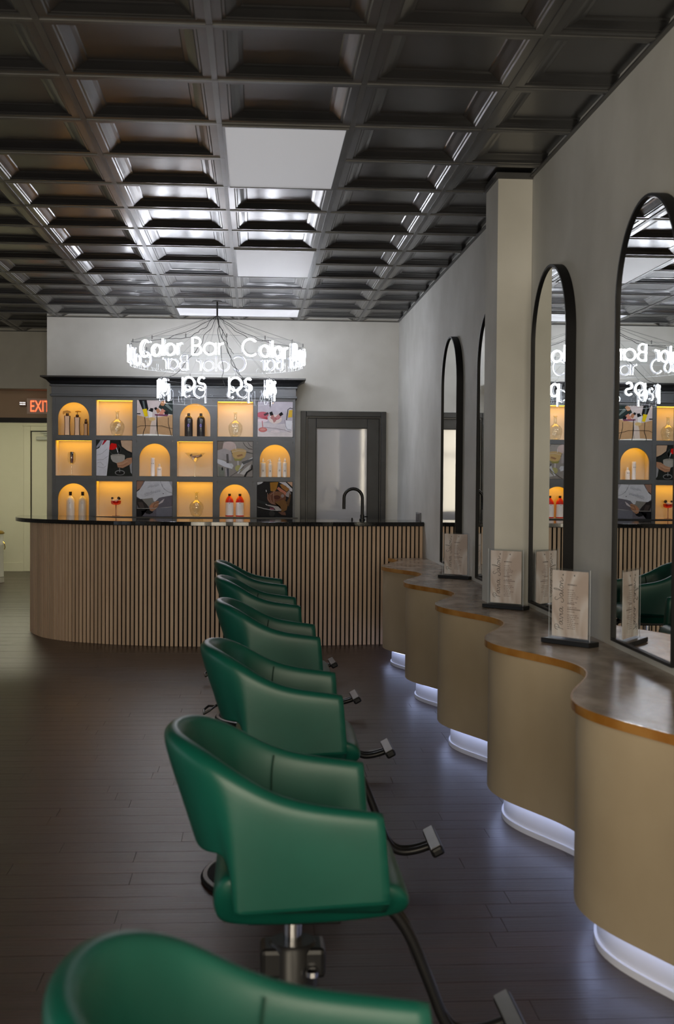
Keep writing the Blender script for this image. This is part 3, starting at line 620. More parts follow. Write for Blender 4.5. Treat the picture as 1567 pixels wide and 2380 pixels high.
picture(5, 2, 'dark glossy photo panel of an amber cocktail and a bottle, bottom row', [
    (DK, SQ), ((.5, .5, .5), [(0, 1), (.18, 1), (.12, .95), (.02, .91), (0, .92)]), ((.33, .15, .02), [(.36, .98), (.60, 1), (.55, .8), (.50, .72), (.38, .74)]), ((.55, .52, .54), [(.60, 1), (.80, 1), (1, .80), (1, .72), (.94, .74), (.82, .88)]), ((.55, .34, .22), [(.84, 1), (1, 1), (1, .86)]),
    ((.30, .13, .03), [(.64, .92), (.72, .94), (.92, .80), (.84, .72), (.7, .82)]), ((.45, .16, .10), [(.56, .80), (.60, .86), (.84, .70), (.82, .62), (.76, .64)]), ((.28, .24, .23), [(.82, .68), (.92, .78), (.96, .66), (.90, .56), (.80, .60)]),
    ((.14, .055, .03), ell(.55, .54, .27, .20)), ((.20, .09, .045), ell(.62, .62, .16, .10)), ((.07, .02, .012), ell(.56, .56, .10, .06)), ((.17, .08, .025), [(.5, .42), (.75, .5), (.88, .4), (.84, .2), (.7, .12), (.66, .3)]), ((.26, .20, .19), ell(.72, .60, .045, .05)),
    ((.36, .20, .15), strip([(.29, .68), (.31, .5), (.4, .40), (.5, .37)], .012)), ((.40, .26, .2), strip([(.48, .78), (.46, .62), (.48, .4)], .010)), ((.32, .18, .13), strip([(.36, .6), (.38, .48), (.44, .4)], .012)), ((.36, .2, .15), strip([(.36, .62), (.5, .72), (.56, .7)], .010)),
    ((.40, .36, .34), [(.30, .35), (.46, .32), (.60, .30), (.70, .20), (.66, .17), (.54, .19), (.46, .28), (.30, .32)]), ((.20, .06, .09), [(.36, .27), (.48, .26), (.48, .2), (.36, .19)]), ((.6, .58, .56), strip([(0, .29), (.2, .235), (.4, .20), (.6, .185)], .014)), ((.6, .58, .56), strip([(.23, .37), (.29, .335)], .02)), ((.6, .6, .6), strip([(.25, .77), (.26, .71)], .02)),
    ((.035, .033, .032), ell(.42, .10, .08, .09)), ((.16, .075, .05), [(.6, .14), (.8, .14), (.82, .05), (.7, .06)]), ((.10, .05, .02), [(.82, .4), (.9, .55), (.92, .7), (.96, .6), (.9, .3)]), ((.02, .024, .026), [(0, .5), (.3, .4), (.22, .35), (0, .42)])])

# ------------------------------------------------------------------ bottles and glasses on the shelf
NF = SY+.125     # standing line inside the niches
def at(c, r, dx, dy=0.0): return (cxs[c]+dx, NF+dy, czs[r]-HO+.0022)
def carafe(c, r, dx, s, label, stretch=1.0):
    t = thing('glass_carafe', label, 'carafe', at(c, r, dx, .01), group='clear glass carafes in the display shelf')
    P = [(.0, .003), (.040, .003), (.052, .012), (.066, .05), (.073, .085), (.070, .115), (.052, .142), (.026, .160), (.017, .172), (.0155, .20), (.016, .236), (.021, .244)]
    P = [(a*s, b*s*stretch) for a, b in P]
    obj('glass_body', MB().lathe(P, 32, cap=False), GLASS, t, smooth=60)
    obj('glass_foot', MB().lathe([(0, 0), (.040*s, 0), (.045*s, .006*s), (.0, .010*s)], 32), GLASS, t, smooth=60)
    obj('lip', MB().tube([(.020*s*cos(2*pi*i/24), .020*s*sin(2*pi*i/24), .2445*s*stretch) for i in range(24)], .0022, 6, True), GLASS, t, smooth=60)
carafe(1, 0, .015, 1.0, 'clear glass carafe in the top row, left one of the two up there')
carafe(4, 0, .0, .98, 'clear glass carafe in the top row, right one of the two up there', 1.02)
carafe(3, 2, .01, .97, 'clear glass carafe in the bottom row of the shelf', 1.02)

AMB = flat('amber_bottle', (.26, .125, .06), .25, coat=.6); AMBD = flat('amber_dark', (.06, .022, .012), .25, coat=.6); AMBL = flat('amber_label', (.72, .52, .37), .3, coat=.3)
def waisted(dx, h, wd, label, top):
    t = thing('hair_bottle', label, 'bottle', at(0, 0, dx), group='slim amber bottles in the top left niche')
    vs = []; nz = 10
    for i in range(nz+1):
        z = h*i/nz; f = wd*(1-.16*sin(pi*i/nz)); d = .018
        vs += [(-f, -d, z), (f, -d, z), (f, d, z), (-f, d, z)]
    fs = [(4*i+k, 4*i+(k+1) % 4, 4*i+4+(k+1) % 4, 4*i+4+k) for i in range(nz) for k in range(4)]+[(3, 2, 1, 0), (4*nz, 4*nz+1, 4*nz+2, 4*nz+3)]
    b = obj('bottle_body', MB().add(vs, fs), AMBD, t, bevel=.004)
    vs = []
    for i in range(nz+1):
        z = h*(.02+.96*i/nz); f = wd*(1-.16*sin(pi*i/nz))*.72; vs += [(-f, -.0185, z), (f, -.0185, z)]
    obj('front_label', MB().add(vs, [(2*i, 2*i+1, 2*i+3, 2*i+2) for i in range(nz)]), AMBL, t)
    obj('collar', MB().lathe([(.013, h), (.016, h+.006), (.016, h+.022), (.011, h+.026)], 16), AMBD, t, smooth=40)
    if top == 'trigger':
        obj('trigger_head', MB().prism([(-.045, .0), (-.04, .012), (.0, .02), (.03, .010), (.038, -.006), (.012, -.004), (-.02, -.004), (-.036, -.02), (-.044, -.02)], -.008, .008), flat('gold_plastic', (.50, .28, .06), .35, coat=.5), t)
        hh = t.children[-1]; hh.rotation_euler.x = pi/2; hh.location = (0, 0, h+.034)
    elif top == 'pump':
        obj('pump_head', MB().lathe([(.005, h+.026), (.005, h+.05), (.010, h+.052), (.010, h+.060), (.0, h+.062)], 12).tube([(-.02, 0, h+.054), (0, 0, h+.06), (.036, 0, h+.054)], .0055, 8), flat('gold_plastic', (.50, .28, .06), .35), t, smooth=40)
    else:
        obj('cap', MB().lathe([(.012, h), (.012, h+.045), (.009, h+.048), (0, h+.048)], 16), AMBD, t, smooth=40)
waisted(-.079, .196, .031, 'tall amber bottle with trigger head, left in the top left niche', 'trigger')
waisted(.019, .183, .030, 'tall amber bottle with pump head, middle of the top left niche', 'pump')
waisted(.105, .118, .021, 'short amber bottle with dark cap, right in the top left niche', 'cap')

def round_bottle(name, c, r, dx, prof, m, label, cap, capm, group, lab=None, txt=None, dy=0.0):
    t = thing(name, label, 'bottle', at(c, r, dx, dy), group=group)
    obj('bottle_body', MB().lathe(prof, 28), m, t, smooth=50)
    obj('cap', MB().lathe(cap, 20), capm, t, smooth=40)
    if lab:
        rad, z0, z1, lm = lab; n = 14
        A = [(rad*sin(math.radians(-75+150*i/n)), -rad*cos(math.radians(-75+150*i/n))) for i in range(n+1)]
        obj('front_label', MB().ribbon([(x, y, z0) for x, y in A], [(x, y, z1) for x, y in A]), lm, t, smooth=60)
    for s, size, z, tmx, off in (txt or []):
        me = text_mesh(s, size, 'print', tmx, .0004); xs = [v.co.x for v in me.vertices]
        me.transform(Matrix.Translation((-(min(xs)+max(xs))/2, off, z))); link('label_print', me, t)
    return t
INK = flat('ink_black', (.015, .015, .02), .5); PURP = flat('ink_purple', (.16, .12, .60), .4, emit=(.3, .2, 1), es=.0); GREYT = flat('ink_grey', (.38, .38, .40), .5)
BLK = flat('black_bottle', (.014, .014, .018), .28, coat=.3)
bb = [(.0, 0), (.039, 0), (.041, .006), (.041, .165), (.037, .185), (.026, .200), (.014, .207)]
for dx, w_ in ((-.070, 'left'), (.053, 'right')):
    round_bottle('developer_bottle', 3, 0, dx, bb, BLK, 'black bottle with a purple zero, %s of the pair in the top row arch' % w_, [(.014, .205), (.014, .232), (.012, .234), (0, .234)], BLK, 'black bottles in the top row arch',
                 txt=[('0', .042, .095, PURP, -.0425), ('____', .012, .080, GREYT, -.0425), ('_______', .010, .064, GREYT, -.0422), ('______', .010, .054, GREYT, -.0422)])
WB = flat('white_bottle', (.78, .76, .74), .3, coat=.4); WB2 = flat('white_tube', (.80, .80, .83), .35)
sh1 = [(0, 0), (.040, 0), (.042, .006), (.042, .150), (.036, .172), (.022, .190), (.013, .198), (.012, .204)]
for dx, w_ in ((-.048, 'left'), (.073, 'right')):
    round_bottle('shampoo_bottle', 0, 2, dx, sh1, WB, 'white bottle with square black cap, %s of the pair in the bottom left arch' % w_, [(.014, .204), (.015, .206), (.015, .240), (0, .240)], flat('cap_black', (.02, .012, .010), .3), 'white bottles in the bottom left arch',
                 txt=[('.', .05, .125, INK, -.0432), ('____', .010, .112, GREYT, -.0432), ('______', .011, .070, GREYT, -.0432), ('______', .011, .060, GREYT, -.0432), ('______', .011, .040, GREYT, -.0432)])
RED = flat('red_bottle', (.62, .018, .010), .3, coat=.4); LABW = flat('paper_white', (.78, .77, .78), .5)
rb = [(0, 0), (.040, 0), (.042, .005), (.042, .148), (.037, .170), (.026, .190), (.014, .205), (.013, .208)]
for dx, w_, dots in ((-.056, 'left', [('.', .06, .128, INK, -.0435)]), (.049, 'right', [('.', .06, .130, INK, -.0435)])):
    t = round_bottle('colour_bottle', 4, 2, dx, rb, RED, 'red bottle with white label, %s of the pair in the bottom row arch' % w_, [(.013, .206), (.014, .208), (.014, .229), (0, .229)], flat('cap_black', (.02, .012, .010), .3), 'red bottles in the bottom row arch',
                     lab=(.0428, .012, .142, LABW), txt=dots+[('___', .009, .105, GREYT, -.0435), ('_____', .009, .085, GREYT, -.0435), ('____', .009, .075, GREYT, -.0435)])
round_bottle('hair_tube', 2, 1, -.028, [(0, 0), (.0225, 0), (.0225, .155)], WB2, 'tall white tube bottle in the middle row arch', [(.0225, .156), (.0225, .182), (.020, .185), (0, .185)], WB2, 'white bottles in the middle row arch', txt=[('K18', .016, .122, INK, -.0235)])
round_bottle('hair_tube', 2, 1, .038, [(0, 0), (.025, 0), (.025, .085), (.020, .092), (.010, .096)], WB2, 'short white bottle with spout in the middle row arch', [(.012, .095), (.012, .105), (.008, .125), (.004, .128), (0, .128)], WB2, 'white bottles in the middle row arch', txt=[('K18', .015, .062, INK, -.0258)])
SIL = flat('silver_white', (.60, .61, .60), .3, coat=.3)
for k, (dx, rad, h, w_) in enumerate(((-.118, .030, .145, 'leftmost, widest'), (-.046, .020, .135, 'second from left'), (.047, .021, .155, 'third from left'), (.103, .022, .150, 'rightmost'))):
    t = round_bottle('spray_bottle', 5, 1, dx, [(0, 0), (rad, 0), (rad, h-.008), (rad*.8, h), (.010, h+.004)], SIL, 'white spray bottle, %s of the four in the middle row arch' % w_,
                     [(.010, h+.003), (.012, h+.006), (.012, h+.024), (.006, h+.028), (.006, h+.044), (0, h+.045)], WB2, 'white spray bottles in the middle row arch', txt=[('___', .012, h*.8, INK, -rad-.001), ('o', .03, h*.38, INK, -rad-.001), ('__', .012, h*.5, INK, -rad-.001)])
    if k == 1: obj('trigger', MB().tube([(.0, 0, h+.04), (-.026, 0, h+.03)], .005, 8), WB2, t)
# stemmed glasses
def stem(name, c, r, dx, prof, label, m, sm, H, foot):
    t = thing(name, label, 'glass', at(c, r, dx), group='stemmed glasses in the display shelf')
    obj('bowl', MB().lathe(prof, 32, cap=False), m, t, smooth=60)
    obj('stem', MB().lathe([(.0045, .004), (.0035, .03), (.0032, H*.6), (.005, H)], 12), sm, t, smooth=60)
    obj('foot', MB().lathe([(0, 0), (foot, 0), (foot, .002), (.006, .006), (0, .006)], 28), sm, t, smooth=60)
    return t
TUBEP = flat('tube_plum', (.09, .02, .035), .25, coat=.5); TUBEK = flat('tube_black', (.02, .012, .012), .3); TUBEW = flat('tube_white', (.65, .55, .55), .3); TUBEC = flat('tube_cream', (.72, .58, .45), .35)
def tubes(c, r, dx, base, lst, label, group):
    for k, (px, pz, ang, L_, rad, m, lb) in enumerate(lst):
        x, y, z = at(c, r, dx)
        t = thing('colour_tube', lb, 'tube', (x+px, y-.006*(k % 2), z+pz)); t.rotation_euler.y = math.radians(ang)
        t['group'] = group
        obj('tube_body', MB().lathe([(0, 0), (rad, 0), (rad, L_*.66)], 14), m, t, smooth=40)
        obj('tube_cap', MB().lathe([(rad*1.04, L_*.66), (rad*1.04, L_*.98), (rad*.9, L_), (0, L_)], 14), TUBEK, t, smooth=40)
stem('wine_glass', 0, 1, -.037, [(.004, .112), (.020, .118), (.036, .140), (.042, .170), (.040, .205), (.034, .235)], 'slim wine glass holding one dark tube, middle row left', GLASS, GLASS, .112, .034)
tubes(0, 1, -.037, 0, [(.002, .122, 0, .115, .0155, TUBEP, 'dark plum tube standing in the wine glass')], '', 'tubes in the stemmed glasses')
stem('martini_glass', 3, 1, -.005, [(.005, .140), (.02, .158), (.105, .238)], 'wide martini glass full of dark tubes, middle row', GLASS, GLASS, .140, .060)
tubes(3, 1, -.005, 0, [(-.032, .196, 82, .085, .013, TUBEP, 'plum tube lying on the left in the martini glass'), (.014, .192, 66, .060, .012, TUBEP, 'plum tube leaning right in the martini glass'), (-.01, .172, -35, .06, .012, TUBEW, 'pale tube leaning left in the martini glass')], '', 'tubes in the stemmed glasses')
stem('coupe_glass', 1, 2, .005, [(.004, .108), (.030, .112), (.047, .122), (.051, .145), (.050, .152)], 'red coupe glass holding pale tubes, bottom row', PINKGLASS, flat('red_stem', (.16, .006, .008), .2, coat=.5), .108, .040)
tubes(1, 2, .005, 0, [(-.028, .145, 62, .078, .014, TUBEC, 'cream tube lying across the red coupe'), (-.006, .132, 35, .07, .013, TUBEC, 'cream tube leaning right in the red coupe'), (-.03, .130, -8, .058, .011, TUBEC, 'cream tube standing at the left of the red coupe')], '', 'tubes in the stemmed glasses')

# ------------------------------------------------------------------ neon chandelier
RU, RLW = .79, .528
ch = thing('neon_chandelier', 'two tier chandelier of white neon words on clear rings, hung from the ceiling', 'chandelier', (-.357, 11.36, CZ))
dz = -CZ
def glyphs():
    G = {}
    G['C'] = (.98, [arc(.5, .5, .5, .5, 48, 312, 22)])
    G['o'] = (.68, [arc(.34, .34, .34, .34, 90, 450, 24)])
    G['l'] = (.02, [[(.01, 0), (.01, 1)]])
    G['r'] = (.27, [[(.01, 0), (.01, .68)], [(.01, .42)]+arc(.25, .42, .24, .25, 170, 80, 7)])
    G['B'] = (.54, [[(.01, 0), (.01, 1), (.26, 1)]+arc(.26, .765, .235, .235, 90, -90, 10)+[(.01, .53)], [(.26, .53)]+arc(.28, .265, .265, .265, 90, -90, 12)+[(.01, 0)]])
    G['a'] = (.70, [arc(.34, .34, .34, .34, 0, 360, 24), [(.69, 0), (.69, .68)]])
    G['p'] = (.70, [arc(.36, .34, .34, .34, 0, 360, 24), [(.01, .68), (.01, -.30)]])
    G['s'] = (.42, [arc(.21, .50, .18, .17, 35, 250, 12)[:-1]+[(.17, .345), (.26, .325)]+arc(.22, .17, .19, .17, 70, -145, 12)])
    G[' '] = (.30, [])
    return G
GL = glyphs()
def word(s, R, a0, base, cap, tr, gap=.17):
    cur = 0
    def mp(R2, q): return [(R2*sin(a0+x*cap/R), -R2*cos(a0+x*cap/R), base+z*cap+dz) for x, z in q]
    for cch in s:
        wd, st_ = GL[cch]
        if st_:
            f, bk = MB(), MB()
            for q in st_:
                q = [(cur+x, z) for x, z in q]
                cl_ = abs(q[0][0]-q[-1][0])+abs(q[0][1]-q[-1][1]) < 1e-3
                if cl_: q = q[:-1]
                f.tube(mp(R+.017, q), tr, 7, cl_); bk.tube(mp(R+.004, q), tr*1.15, 6, cl_)
            o = obj('neon_letter', f, NEON, ch, smooth=60); obj('tube_backing', bk, NEONBACK, o, smooth=60)
        cur += wd+gap
for k in range(5): word('Color Bar', RU, math.radians(-54.5+72*k), 2.495, .143, .0076)
for k in range(8): word('ps', RLW, math.radians(-32+45*k), 2.212, .165, .0076, gap=.18)
def ringband(R, z0, z1, name):
    n = 96; A = [(R*cos(2*pi*i/n), R*sin(2*pi*i/n)) for i in range(n+1)]
    o = obj(name, MB().ribbon([(x, y, z0+dz) for x, y in A], [(x, y, z1+dz) for x, y in A]), ACRYL, ch, smooth=60)
    for z in (z0, z1): obj('ring_edge', MB().tube([(x, y, z+dz) for x, y in A[:-1]], .0011, 5, True), WIREG if z == z1 else flat('acrylic_edge', (.7, .72, .75), .2), o, smooth=60)
ringband(RU, 2.462, 2.665, 'acrylic_ring'); ringband(RLW, 2.135, 2.345, 'acrylic_ring')
obj('ceiling_rod', MB().lathe([(.045, -.006), (.045, 0)], 20).tube([(0, 0, 0), (0, 0, -.13)], .008, 10), WIRE, ch)
wires = MB(); hooks = MB()
hub = Vector((0, 0, -.13))
for k in range(14):
    a = 2*pi*(k+.3)/14; e_ = Vector((RU*sin(a), -RU*cos(a), 2.665+dz)); obj('hanging_wire', MB().tube([hub, hub.lerp(e_, .5), e_], .0008, 4), WIREG, ch)
    hooks.tube([e_+Vector((0, 0, -.02)), e_+Vector((0, 0, .012))], .005, 6)
for k in range(8):
    a = 2*pi*(k+.45)/8; e_ = Vector((RLW*sin(a), -RLW*cos(a), 2.345+dz)); obj('hanging_wire', MB().tube([hub, hub.lerp(e_, .5), e_], .0008, 4), WIREG, ch)
    hooks.tube([e_+Vector((0, 0, -.02)), e_+Vector((0, 0, .012))], .005, 6)
obj('wire_clips', hooks, WIREG, ch)
for k, (a, R_, z) in enumerate([(-75, RU, 2.66), (-30, RU, 2.64), (38, RU, 2.64), (100, RU, 2.66), (170, RU, 2.66), (-50, RLW, 2.34), (10, RLW, 2.20), (25, RLW, 2.34), (150, RLW, 2.34)]):
    a = math.radians(a); e_ = Vector((R_*sin(a), -R_*cos(a), z+dz)); pts = []
    rnd = random.Random(k)
    for i in range(13):
        p = hub.lerp(e_, i/12)
        if 0 < i < 12: p = p+Vector((rnd.uniform(-.016, .016), rnd.uniform(-.016, .016), -.07*sin(pi*i/12)+rnd.uniform(-.008, .008)))
        pts.append(p)
    obj('power_cable', MB().tube(catmull([tuple(p) for p in pts], 3), .0024, 5), WIRE, ch, smooth=60)

# ------------------------------------------------------------------ exit sign and bin in the passage
t = thing('exit_sign', 'lit red exit sign over the passage, cut by the bar wall', 'exit sign', (-2.575, 15.0-.001, 2.19))
obj('sign_plate', MB().box(-.165, .165, -.045, 0, 0, .19), flat('exit_plate', (.75, .62, .56), .35), t, bevel=.006)
me = text_mesh('EXIT', .195, 'exit_letters', EXITR, .001, .60); xs = [v.co.x for v in me.vertices]; zs = [v.co.z for v in me.vertices]
me.transform(Matrix.Translation((-min(xs)-.120, -.047, .028-min(zs)))); link('exit_letters', me, t)
hd = obj('emergency_lamp', MB().box(-.25, -.17, -.05, .0, .085, .145), flat('lamp_grey', (.30, .22, .18), .4), t, bevel=.01)
for i in range(4):
    for j in range(2): obj('lamp_led', MB().lathe([(.006, 0), (.006, .004), (0, .006)], 8), emis('led_white', (1, 1, 1), 2.0) if 'led_white' not in MATS else MATS['led_white'], hd); q = hd.children[-1]; q.location = (-.24+i*.018, -.05, .135-j*.022); q.rotation_euler.x = pi/2
t = thing('waste_bin', 'white metal bin with gold lid at the left edge of the passage', 'bin', (-3.56, 16.9, 0))
obj('bin_body', MB().lathe([(0, 0), (.155, 0), (.16, .01), (.155, .06), (.158, .065), (.155, .09), (.15, .50), (.157, .52), (.15, .54), (.15, .66)], 32), WHITEP, t, smooth=40)
obj('bin_lid', MB().lathe([(.162, .66), (.165, .675), (.14, .70), (.05, .715), (0, .716)], 32), GOLD, t, smooth=40)
obj('bin_band', MB().lathe([(.1575, .07), (.1595, .075), (.1575, .08)], 32, cap=False), flat('band_grey', (.25, .26, .25), .4), t)
obj('bin_handle', MB().tube([(.155, -.03, .55), (.175, -.045, .53), (.18, -.02, .48), (.165, 0, .45)], .006, 8), GOLD, t)

# ------------------------------------------------------------------ menu card holders on the station
CARD = None
def card_material():
    m, N, L, b = nt('card_print'); b.inputs['Roughness'].default_value = .4; b.inputs['Coat Weight'].default_value = .4
    tc = N.new('ShaderNodeTexCoord'); v = N.new('ShaderNodeVectorMath'); v.operation = 'MULTIPLY'; v.inputs[1].default_value = (14, 0, 5)
    L.new(tc.outputs['Object'], v.inputs[0])
    n = N.new('ShaderNodeTexNoise'); n.inputs['Scale'].default_value = 1.0; n.inputs['Detail'].default_value = 1.5; n.inputs['Distortion'].default_value = 1.2
    L.new(v.outputs[0], n.inputs['Vector'])
    r = N.new('ShaderNodeValToRGB'); e = r.color_ramp.elements
    e[0].position = .34; e[0].color = (.58, .45, .38, 1); e[1].position = .66; e[1].color = (.86, .80, .77, 1)
    k = r.color_ramp.elements.new(.5); k.color = (.72, .61, .55, 1)
    L.new(n.outputs['Fac'], r.inputs[0]); L.new(r.outputs[0], b.inputs['Base Color']); MATS['card_print'] = m; return m
CARD = card_material()
def cursive():
    """flowing handwriting strokes for the name on the card: (advance, polylines)"""
    P_ = [[(.12, -.05), (.22, .5), (.30, .95)], [(.05, .62), (.1, .9), (.3, 1.05), (.52, .95), (.5, .68), (.3, .5), (.2, .5)]]
    a_ = [[(.34, .38), (.2, .46), (.05, .28), (.08, .05), (.22, .06), (.34, .36), (.34, .10), (.42, .02), (.52, .12)]]
    v_ = [[(0, .3), (.08, .42), (.14, .04), (.2, .04), (.32, .42), (.42, .36)]]
    i_ = [[(0, .2), (.08, .42), (.08, .08), (.14, .02), (.24, .12)], [(.10, .60), (.11, .62)]]
    S_ = [[(.5, .9), (.4, 1.05), (.24, .98), (.24, .75), (.42, .45), (.42, .12), (.2, -.05), (.02, .08), (.1, .25)]]
    l_ = [[(0, .15), (.2, .6), (.26, 1.15), (.17, 1.1), (.10, .4), (.12, .05), (.24, .06)]]
    o_ = [[(.26, .40), (.12, .44), (.03, .2), (.12, .03), (.28, .12), (.30, .34), (.22, .42), (.42, .36)]]
    n_ = [[(0, .4), (.05, .02), (.08, .22), (.2, .42), (.28, .30), (.28, .06), (.36, .03), (.62, .25)]]
    return [(.5, P_), (.5, a_), (.42, v_), (.26, i_), (.62, a_), (.25, []), (.52, S_), (.5, a_), (.26, l_), (.42, o_), (.6, n_)]
def script_mesh():
    mb = MB(); cur = 0; s = .0455
    for adv, st_ in cursive():
        for q in st_:
            q = catmull(q, 5) if len(q) > 2 else q
            # written upwards along the card: text x -> card z, text y -> card -x
            mb.tube([(-y*s*.92, 0, (cur+x)*s) for x, y in q], .00085, 5)
        cur += adv
    return mb.mesh('script_name', INK)
SCR = script_mesh()
lines = MB()
rl = random.Random(3)
for i, z in enumerate([.218, .208, .200, .192, .184, .176, .168, .146, .128, .114, .106, .098, .090, .082, .074, .066, .058]):
    x = -.012
    for q in range(1+rl.randrange(2, 5)):
        ww = rl.uniform(.004, .013); lines.box(x, x+ww, 0, .0003, z, z+.0022); x += ww+.003
for z, k in ((.160, 6), (.137, 11)):
    for q in range(k): lines.box(-.012+q*.0062, -.0078+q*.0062, 0, .0003, z, z+.0045)
LINES = lines.mesh('text_lines', flat('ink_soft', (.20, .14, .12), .5))
def menu(x, y, rz, label):
    t = thing('menu_holder', label, 'sign', (x, y, CT), rz, 'acrylic menu holders on the station')
    obj('holder_base', MB().box(-.125, .125, -.034, .034, .001, .021), BLKMET, t, bevel=.002)
    W2, H2 = .106, .315
    obj('acrylic_sheet', MB().box(-W2, W2, -.0075, -.0045, .021, H2), ACRYL, t)
    obj('acrylic_sheet', MB().box(-W2, W2, .0045, .0075, .021, H2), ACRYL, t)
    for s in (-1, 1): obj('sheet_edge', MB().box(s*W2-.0008, s*W2+.0008, -.0045, -.0038, .021, H2), flat('acrylic_edge', (.7, .72, .75), .2), t)
    cd = obj('menu_card', MB().box(-.093, .093, -.0015, .0015, .030, .306), CARD, t)
    o = link('script_name', SCR, cd, (-.034, -.0022, .056))
    o = link('text_lines', LINES, cd, (0, -.0020, .008))
    for s, z, x_, sz in (('REFERRALS', .246, -.012, .0085),):
        me = text_mesh(s, sz, 'heading', INK, .0001, 1.15); o = link('heading', me, cd, (x_, -.0022, z))
    for x_ in (-.030, .030):
        o = obj('moon_pin', MB().prism([(.0035*cos(a_), .0035*sin(a_)) for a_ in [math.radians(60+i*24) for i in range(11)]]+[(.0018+.0028*cos(a_), .0028*sin(a_)) for a_ in [math.radians(285-i*21) for i in range(10)]], 0, .0012), INK, cd)
        o.rotation_euler.x = pi/2; o.location = (x_, -.0075, .289)
menu(1.305, 5.0, math.radians(-53), 'menu card in a clear acrylic holder with black base, nearest of the three')
menu(1.325, 6.40, math.radians(-42), 'menu card in an acrylic holder in front of the pilaster')
menu(1.375, 8.33, math.radians(-43), 'menu card in an acrylic holder farthest away, by the last mirror')

# ------------------------------------------------------------------ green styling chairs
def chair():
    t = thing('salon_chair', 'x', 'chair', group='green leather salon chairs in a row')
    # stations of the wrapping shell on the -y side: outer bottom, outer top, half thickness direction handled by inner points
    # (x, y, z) outer bottom | outer top | inner top | inner bottom
    ST = [
        ((.210, -.262, .512), (.194, -.268, .698), (.189, -.222, .700), (.205, -.216, .47)),
        ((.120, -.266, .507), (.110, -.272, .709), (.108, -.222, .712), (.115, -.212, .47)),
        ((.010, -.266, .499), (.005, -.274, .722), (.006, -.222, .727), (.010, -.208, .47)),
        ((-.085, -.264, .491), (-.078, -.274, .750), (-.068, -.220, .757), (-.060, -.200, .47)),
        ((-.137, -.262, .487), (-.152, -.268, .790), (-.130, -.210, .799), (-.110, -.185, .47)),
        ((-.152, -.240, .622), (-.206, -.250, .815), (-.176, -.190, .828), (-.115, -.200, .606)),
        ((-.193, -.203, .608), (-.268, -.196, .838), (-.222, -.146, .850), (-.150, -.160, .592)),
        ((-.228, -.120, .601), (-.308, -.108, .846), (-.256, -.084, .858), (-.178, -.095, .586)),
        ((-.238, .0, .598), (-.322, .0, .848), (-.268, .0, .860), (-.186, .0, .584)),
    ]
    full = ST+[tuple((x, -y, z) for x, y, z in s) for s in ST[-2::-1]]
    mb = MB(); K = 10; vs = []
    for ob, ot, it, ib in full:
        ob, ot, it, ib = map(Vector, (ob, ot, it, ib))
        mid = (ot+it)/2+Vector((0, 0, .010))
        ring = [ob, ob.lerp(ot, .06), ob.lerp(ot, .45), ob.lerp(ot, .90), ot.lerp(mid, .25), mid, it.lerp(mid, .25), it.lerp(ib, .10), it.lerp(ib, .5), ib]
        vs += ring
    N_ = len(full); fs = []
    for i in range(N_-1):
        for k in range(K): fs.append((i*K+k, i*K+(k+1) % K, (i+1)*K+(k+1) % K, (i+1)*K+k))
    fs += [tuple(range(K))[::-1], tuple((N_-1)*K+k for k in range(K))]
    o = obj('shell', mb.add(vs, fs), LEATHER, t, smooth=180)
    me = o.data
    bm = bmesh.new(); bm.from_mesh(me); cr = bm.edges.layers.float.new('crease_edge') if 'crease_edge' not in bm.edges.layers.float else bm.edges.layers.float['crease_edge']
    bm.verts.ensure_lookup_table()
    def setc(a, b, v):
        e_ = bm.edges.get((bm.verts[a], bm.verts[b]))
        if e_: e_[cr] = v
    for st_ in (4, N_-5):
        for k in range(3): setc(st_*K+k, st_*K+k+1, .95)
    for st_ in (0, N_-1):
        for k in range(K): setc(st_*K+k, st_*K+(k+1) % K, .7)
    for i in range(N_-1): setc(i*K, (i+1)*K, .8); setc(i*K+9, (i+1)*K+9, .8)
    bm.to_mesh(me); bm.free()
    md = o.modifiers.new('sub', 'SUBSURF'); md.levels = 2; md.render_levels = 2
    # seams where back meets arms inside
    for s in (-1, 1):
        obj('seam', MB().tube(catmull([(-.045, .2105*s, .735), (-.05, .2075*s, .69), (-.05, .2015*s, .62), (-.045, .197*s, .55)], 4), .0022, 5), SEAM, o)
        obj('seam', MB().tube(catmull([(.205, -.2655*s, .512), (.10, -.268*s, .508), (0, -.268*s, .502), (-.12, -.262*s, .496)], 4), .0022, 5), LEATHER, o)
    # seat: cushion and lower box
    def rbox(x0, x1, y0, y1, z0, z1, rake=0.0):
        nx = [x0, x0+.03, (x0+x1)/2, x1-.03, x1]; ny = [y0, y0+.03, 0, y1-.03, y1]
        return nx, ny
    sm = MB()
    prof = [(-.150, .424), (-.186, .445), (-.190, .52), (-.168, .575), (-.02, .55), (.16, .548), (.235, .538), (.262, .505), (.262, .470), (.235, .448), (.12, .432), (0, .424)]
    half = [-.228, -.214, -.12, 0, .12, .214, .228]; n_ = len(prof); vs = []
    for q, y in enumerate(half):
        s = .93 if q in (0, 6) else 1.0
        for x, z in prof: vs.append((.036+(x-.036)*s, y*(1-.30*max(0, min(1, (.505-z)/.08))), .487+(z-.487)*(s if q in (0, 6) else 1)))
    fs = [(q*n_+i, q*n_+(i+1) % n_, (q+1)*n_+(i+1) % n_, (q+1)*n_+i) for q in range(6) for i in range(n_)]+[tuple(range(n_))[::-1], tuple(6*n_+i for i in range(n_))]
    obj('seat', sm.add(vs, fs), LEATHER, t, smooth=180, subs=2)
    obj('seat_plate', MB().box(-.11, .11, -.10, .10, .405, .43), BLKMET, t, bevel=.006)
    obj('piston', MB().lathe([(.022, .33), (.022, .405)], 20), CHROME, t, smooth=40)
    obj('pump_body', MB().lathe([(.060, .03), (.060, .325), (.052, .335), (0, .335)], 28), BLKMET, t, smooth=40)
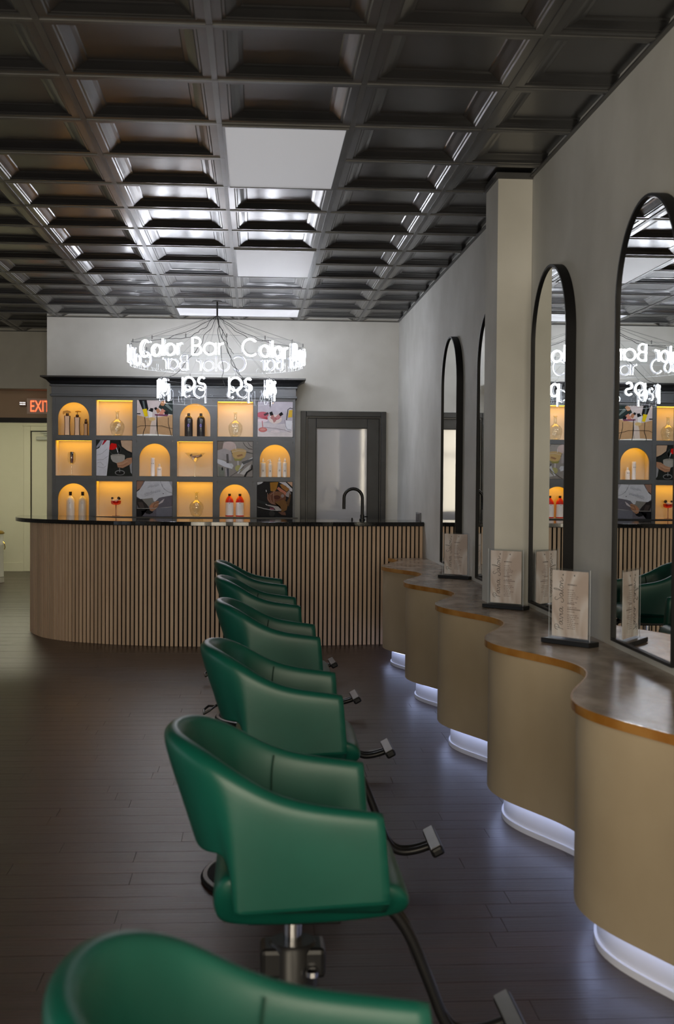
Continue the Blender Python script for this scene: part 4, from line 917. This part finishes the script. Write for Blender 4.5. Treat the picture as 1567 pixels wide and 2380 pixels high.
    obj('pump_cover', MB().box(-.078, .078, -.05, .05, .255, .328), BLKMET, t, bevel=.012)
    b = obj('base_disc', MB().lathe([(0, 0), (.30, 0), (.305, .008), (.30, .018), (.245, .026), (.24, .022), (.12, .036), (.062, .05), (0, .05)], 48), flat('disc_black', (.006, .006, .007), .7, spec=.15), t, smooth=35)
    obj('rim_ring', MB().lathe([(.298, .0175), (.296, .0205), (.282, .0230), (.279, .0205)], 48, cap=False), flat('ring_grey', (.12, .12, .13), .35, spec=.3), b, smooth=35)
    obj('pump_lever', MB().tube(catmull([(-.05, -.04, .21), (-.14, -.06, .20), (-.24, -.09, .13), (-.30, -.12, .10)], 5), .008, 8).tube([(-.30, -.12, .10), (-.34, -.06, .09), (-.37, -.08, .07), (-.365, -.20, .07), (-.33, -.20, .09)], .007, 8, True), BLKMET, t, smooth=40)
    obj('lever_bolt', MB().lathe([(.016, .0), (.016, .012), (.008, .018), (0, .018)], 10), CHROME, t).location = (.045, -.062, .27)
    for s in (-1, 1):
        obj('footrest_arm', MB().tube(catmull([(.13, .028*s, .425), (.215, .028*s, .425), (.275, .026*s, .36), (.335, .024*s, .22), (.37, .022*s, .135), (.41, .020*s, .098), (.47, .018*s, .098), (.545, .018*s, .122)], 6), .0140, 10), BLKMET, t, smooth=40)
    fr = obj('footrest', MB().box(-.024, .024, -.130, .130, -.020, .014), BLKMET, t, bevel=.010); fr.location = (.540, 0, .128); fr.rotation_euler.y = math.radians(-28)
    obj('footrest_plate', MB().box(-.018, .018, -.122, .122, .014, .017), FOOTM, fr)
    return t
c0 = chair()
CH = [(.065, 1.46, 1, 'nearest green leather salon chair, cut by the bottom of the picture'), (.096, 2.935, 0, 'second nearest green leather salon chair, seen whole above the first'),
      (.115, 4.42, -1, 'third nearest green leather salon chair in the row'), (.115, 5.95, 0, 'fourth green leather salon chair counted from the camera'),
      (.07, 7.36, 1, 'fifth green leather salon chair, second from the bar'), (.02, 8.72, 2, 'farthest green leather salon chair, right in front of the bar')]
for i, (x, y, rz, lb) in enumerate(CH):
    if i == 0: c0.location = (x, y, 0); c0.rotation_euler.z = math.radians(rz); c0['label'] = lb
    else:
        q = dup(c0, (x, y, 0), lb, math.radians(rz))
        if i in (2, 3):
            for p_ in q.children:
                if p_.name.startswith('pump_lever'): p_.rotation_euler.z = math.radians(75)
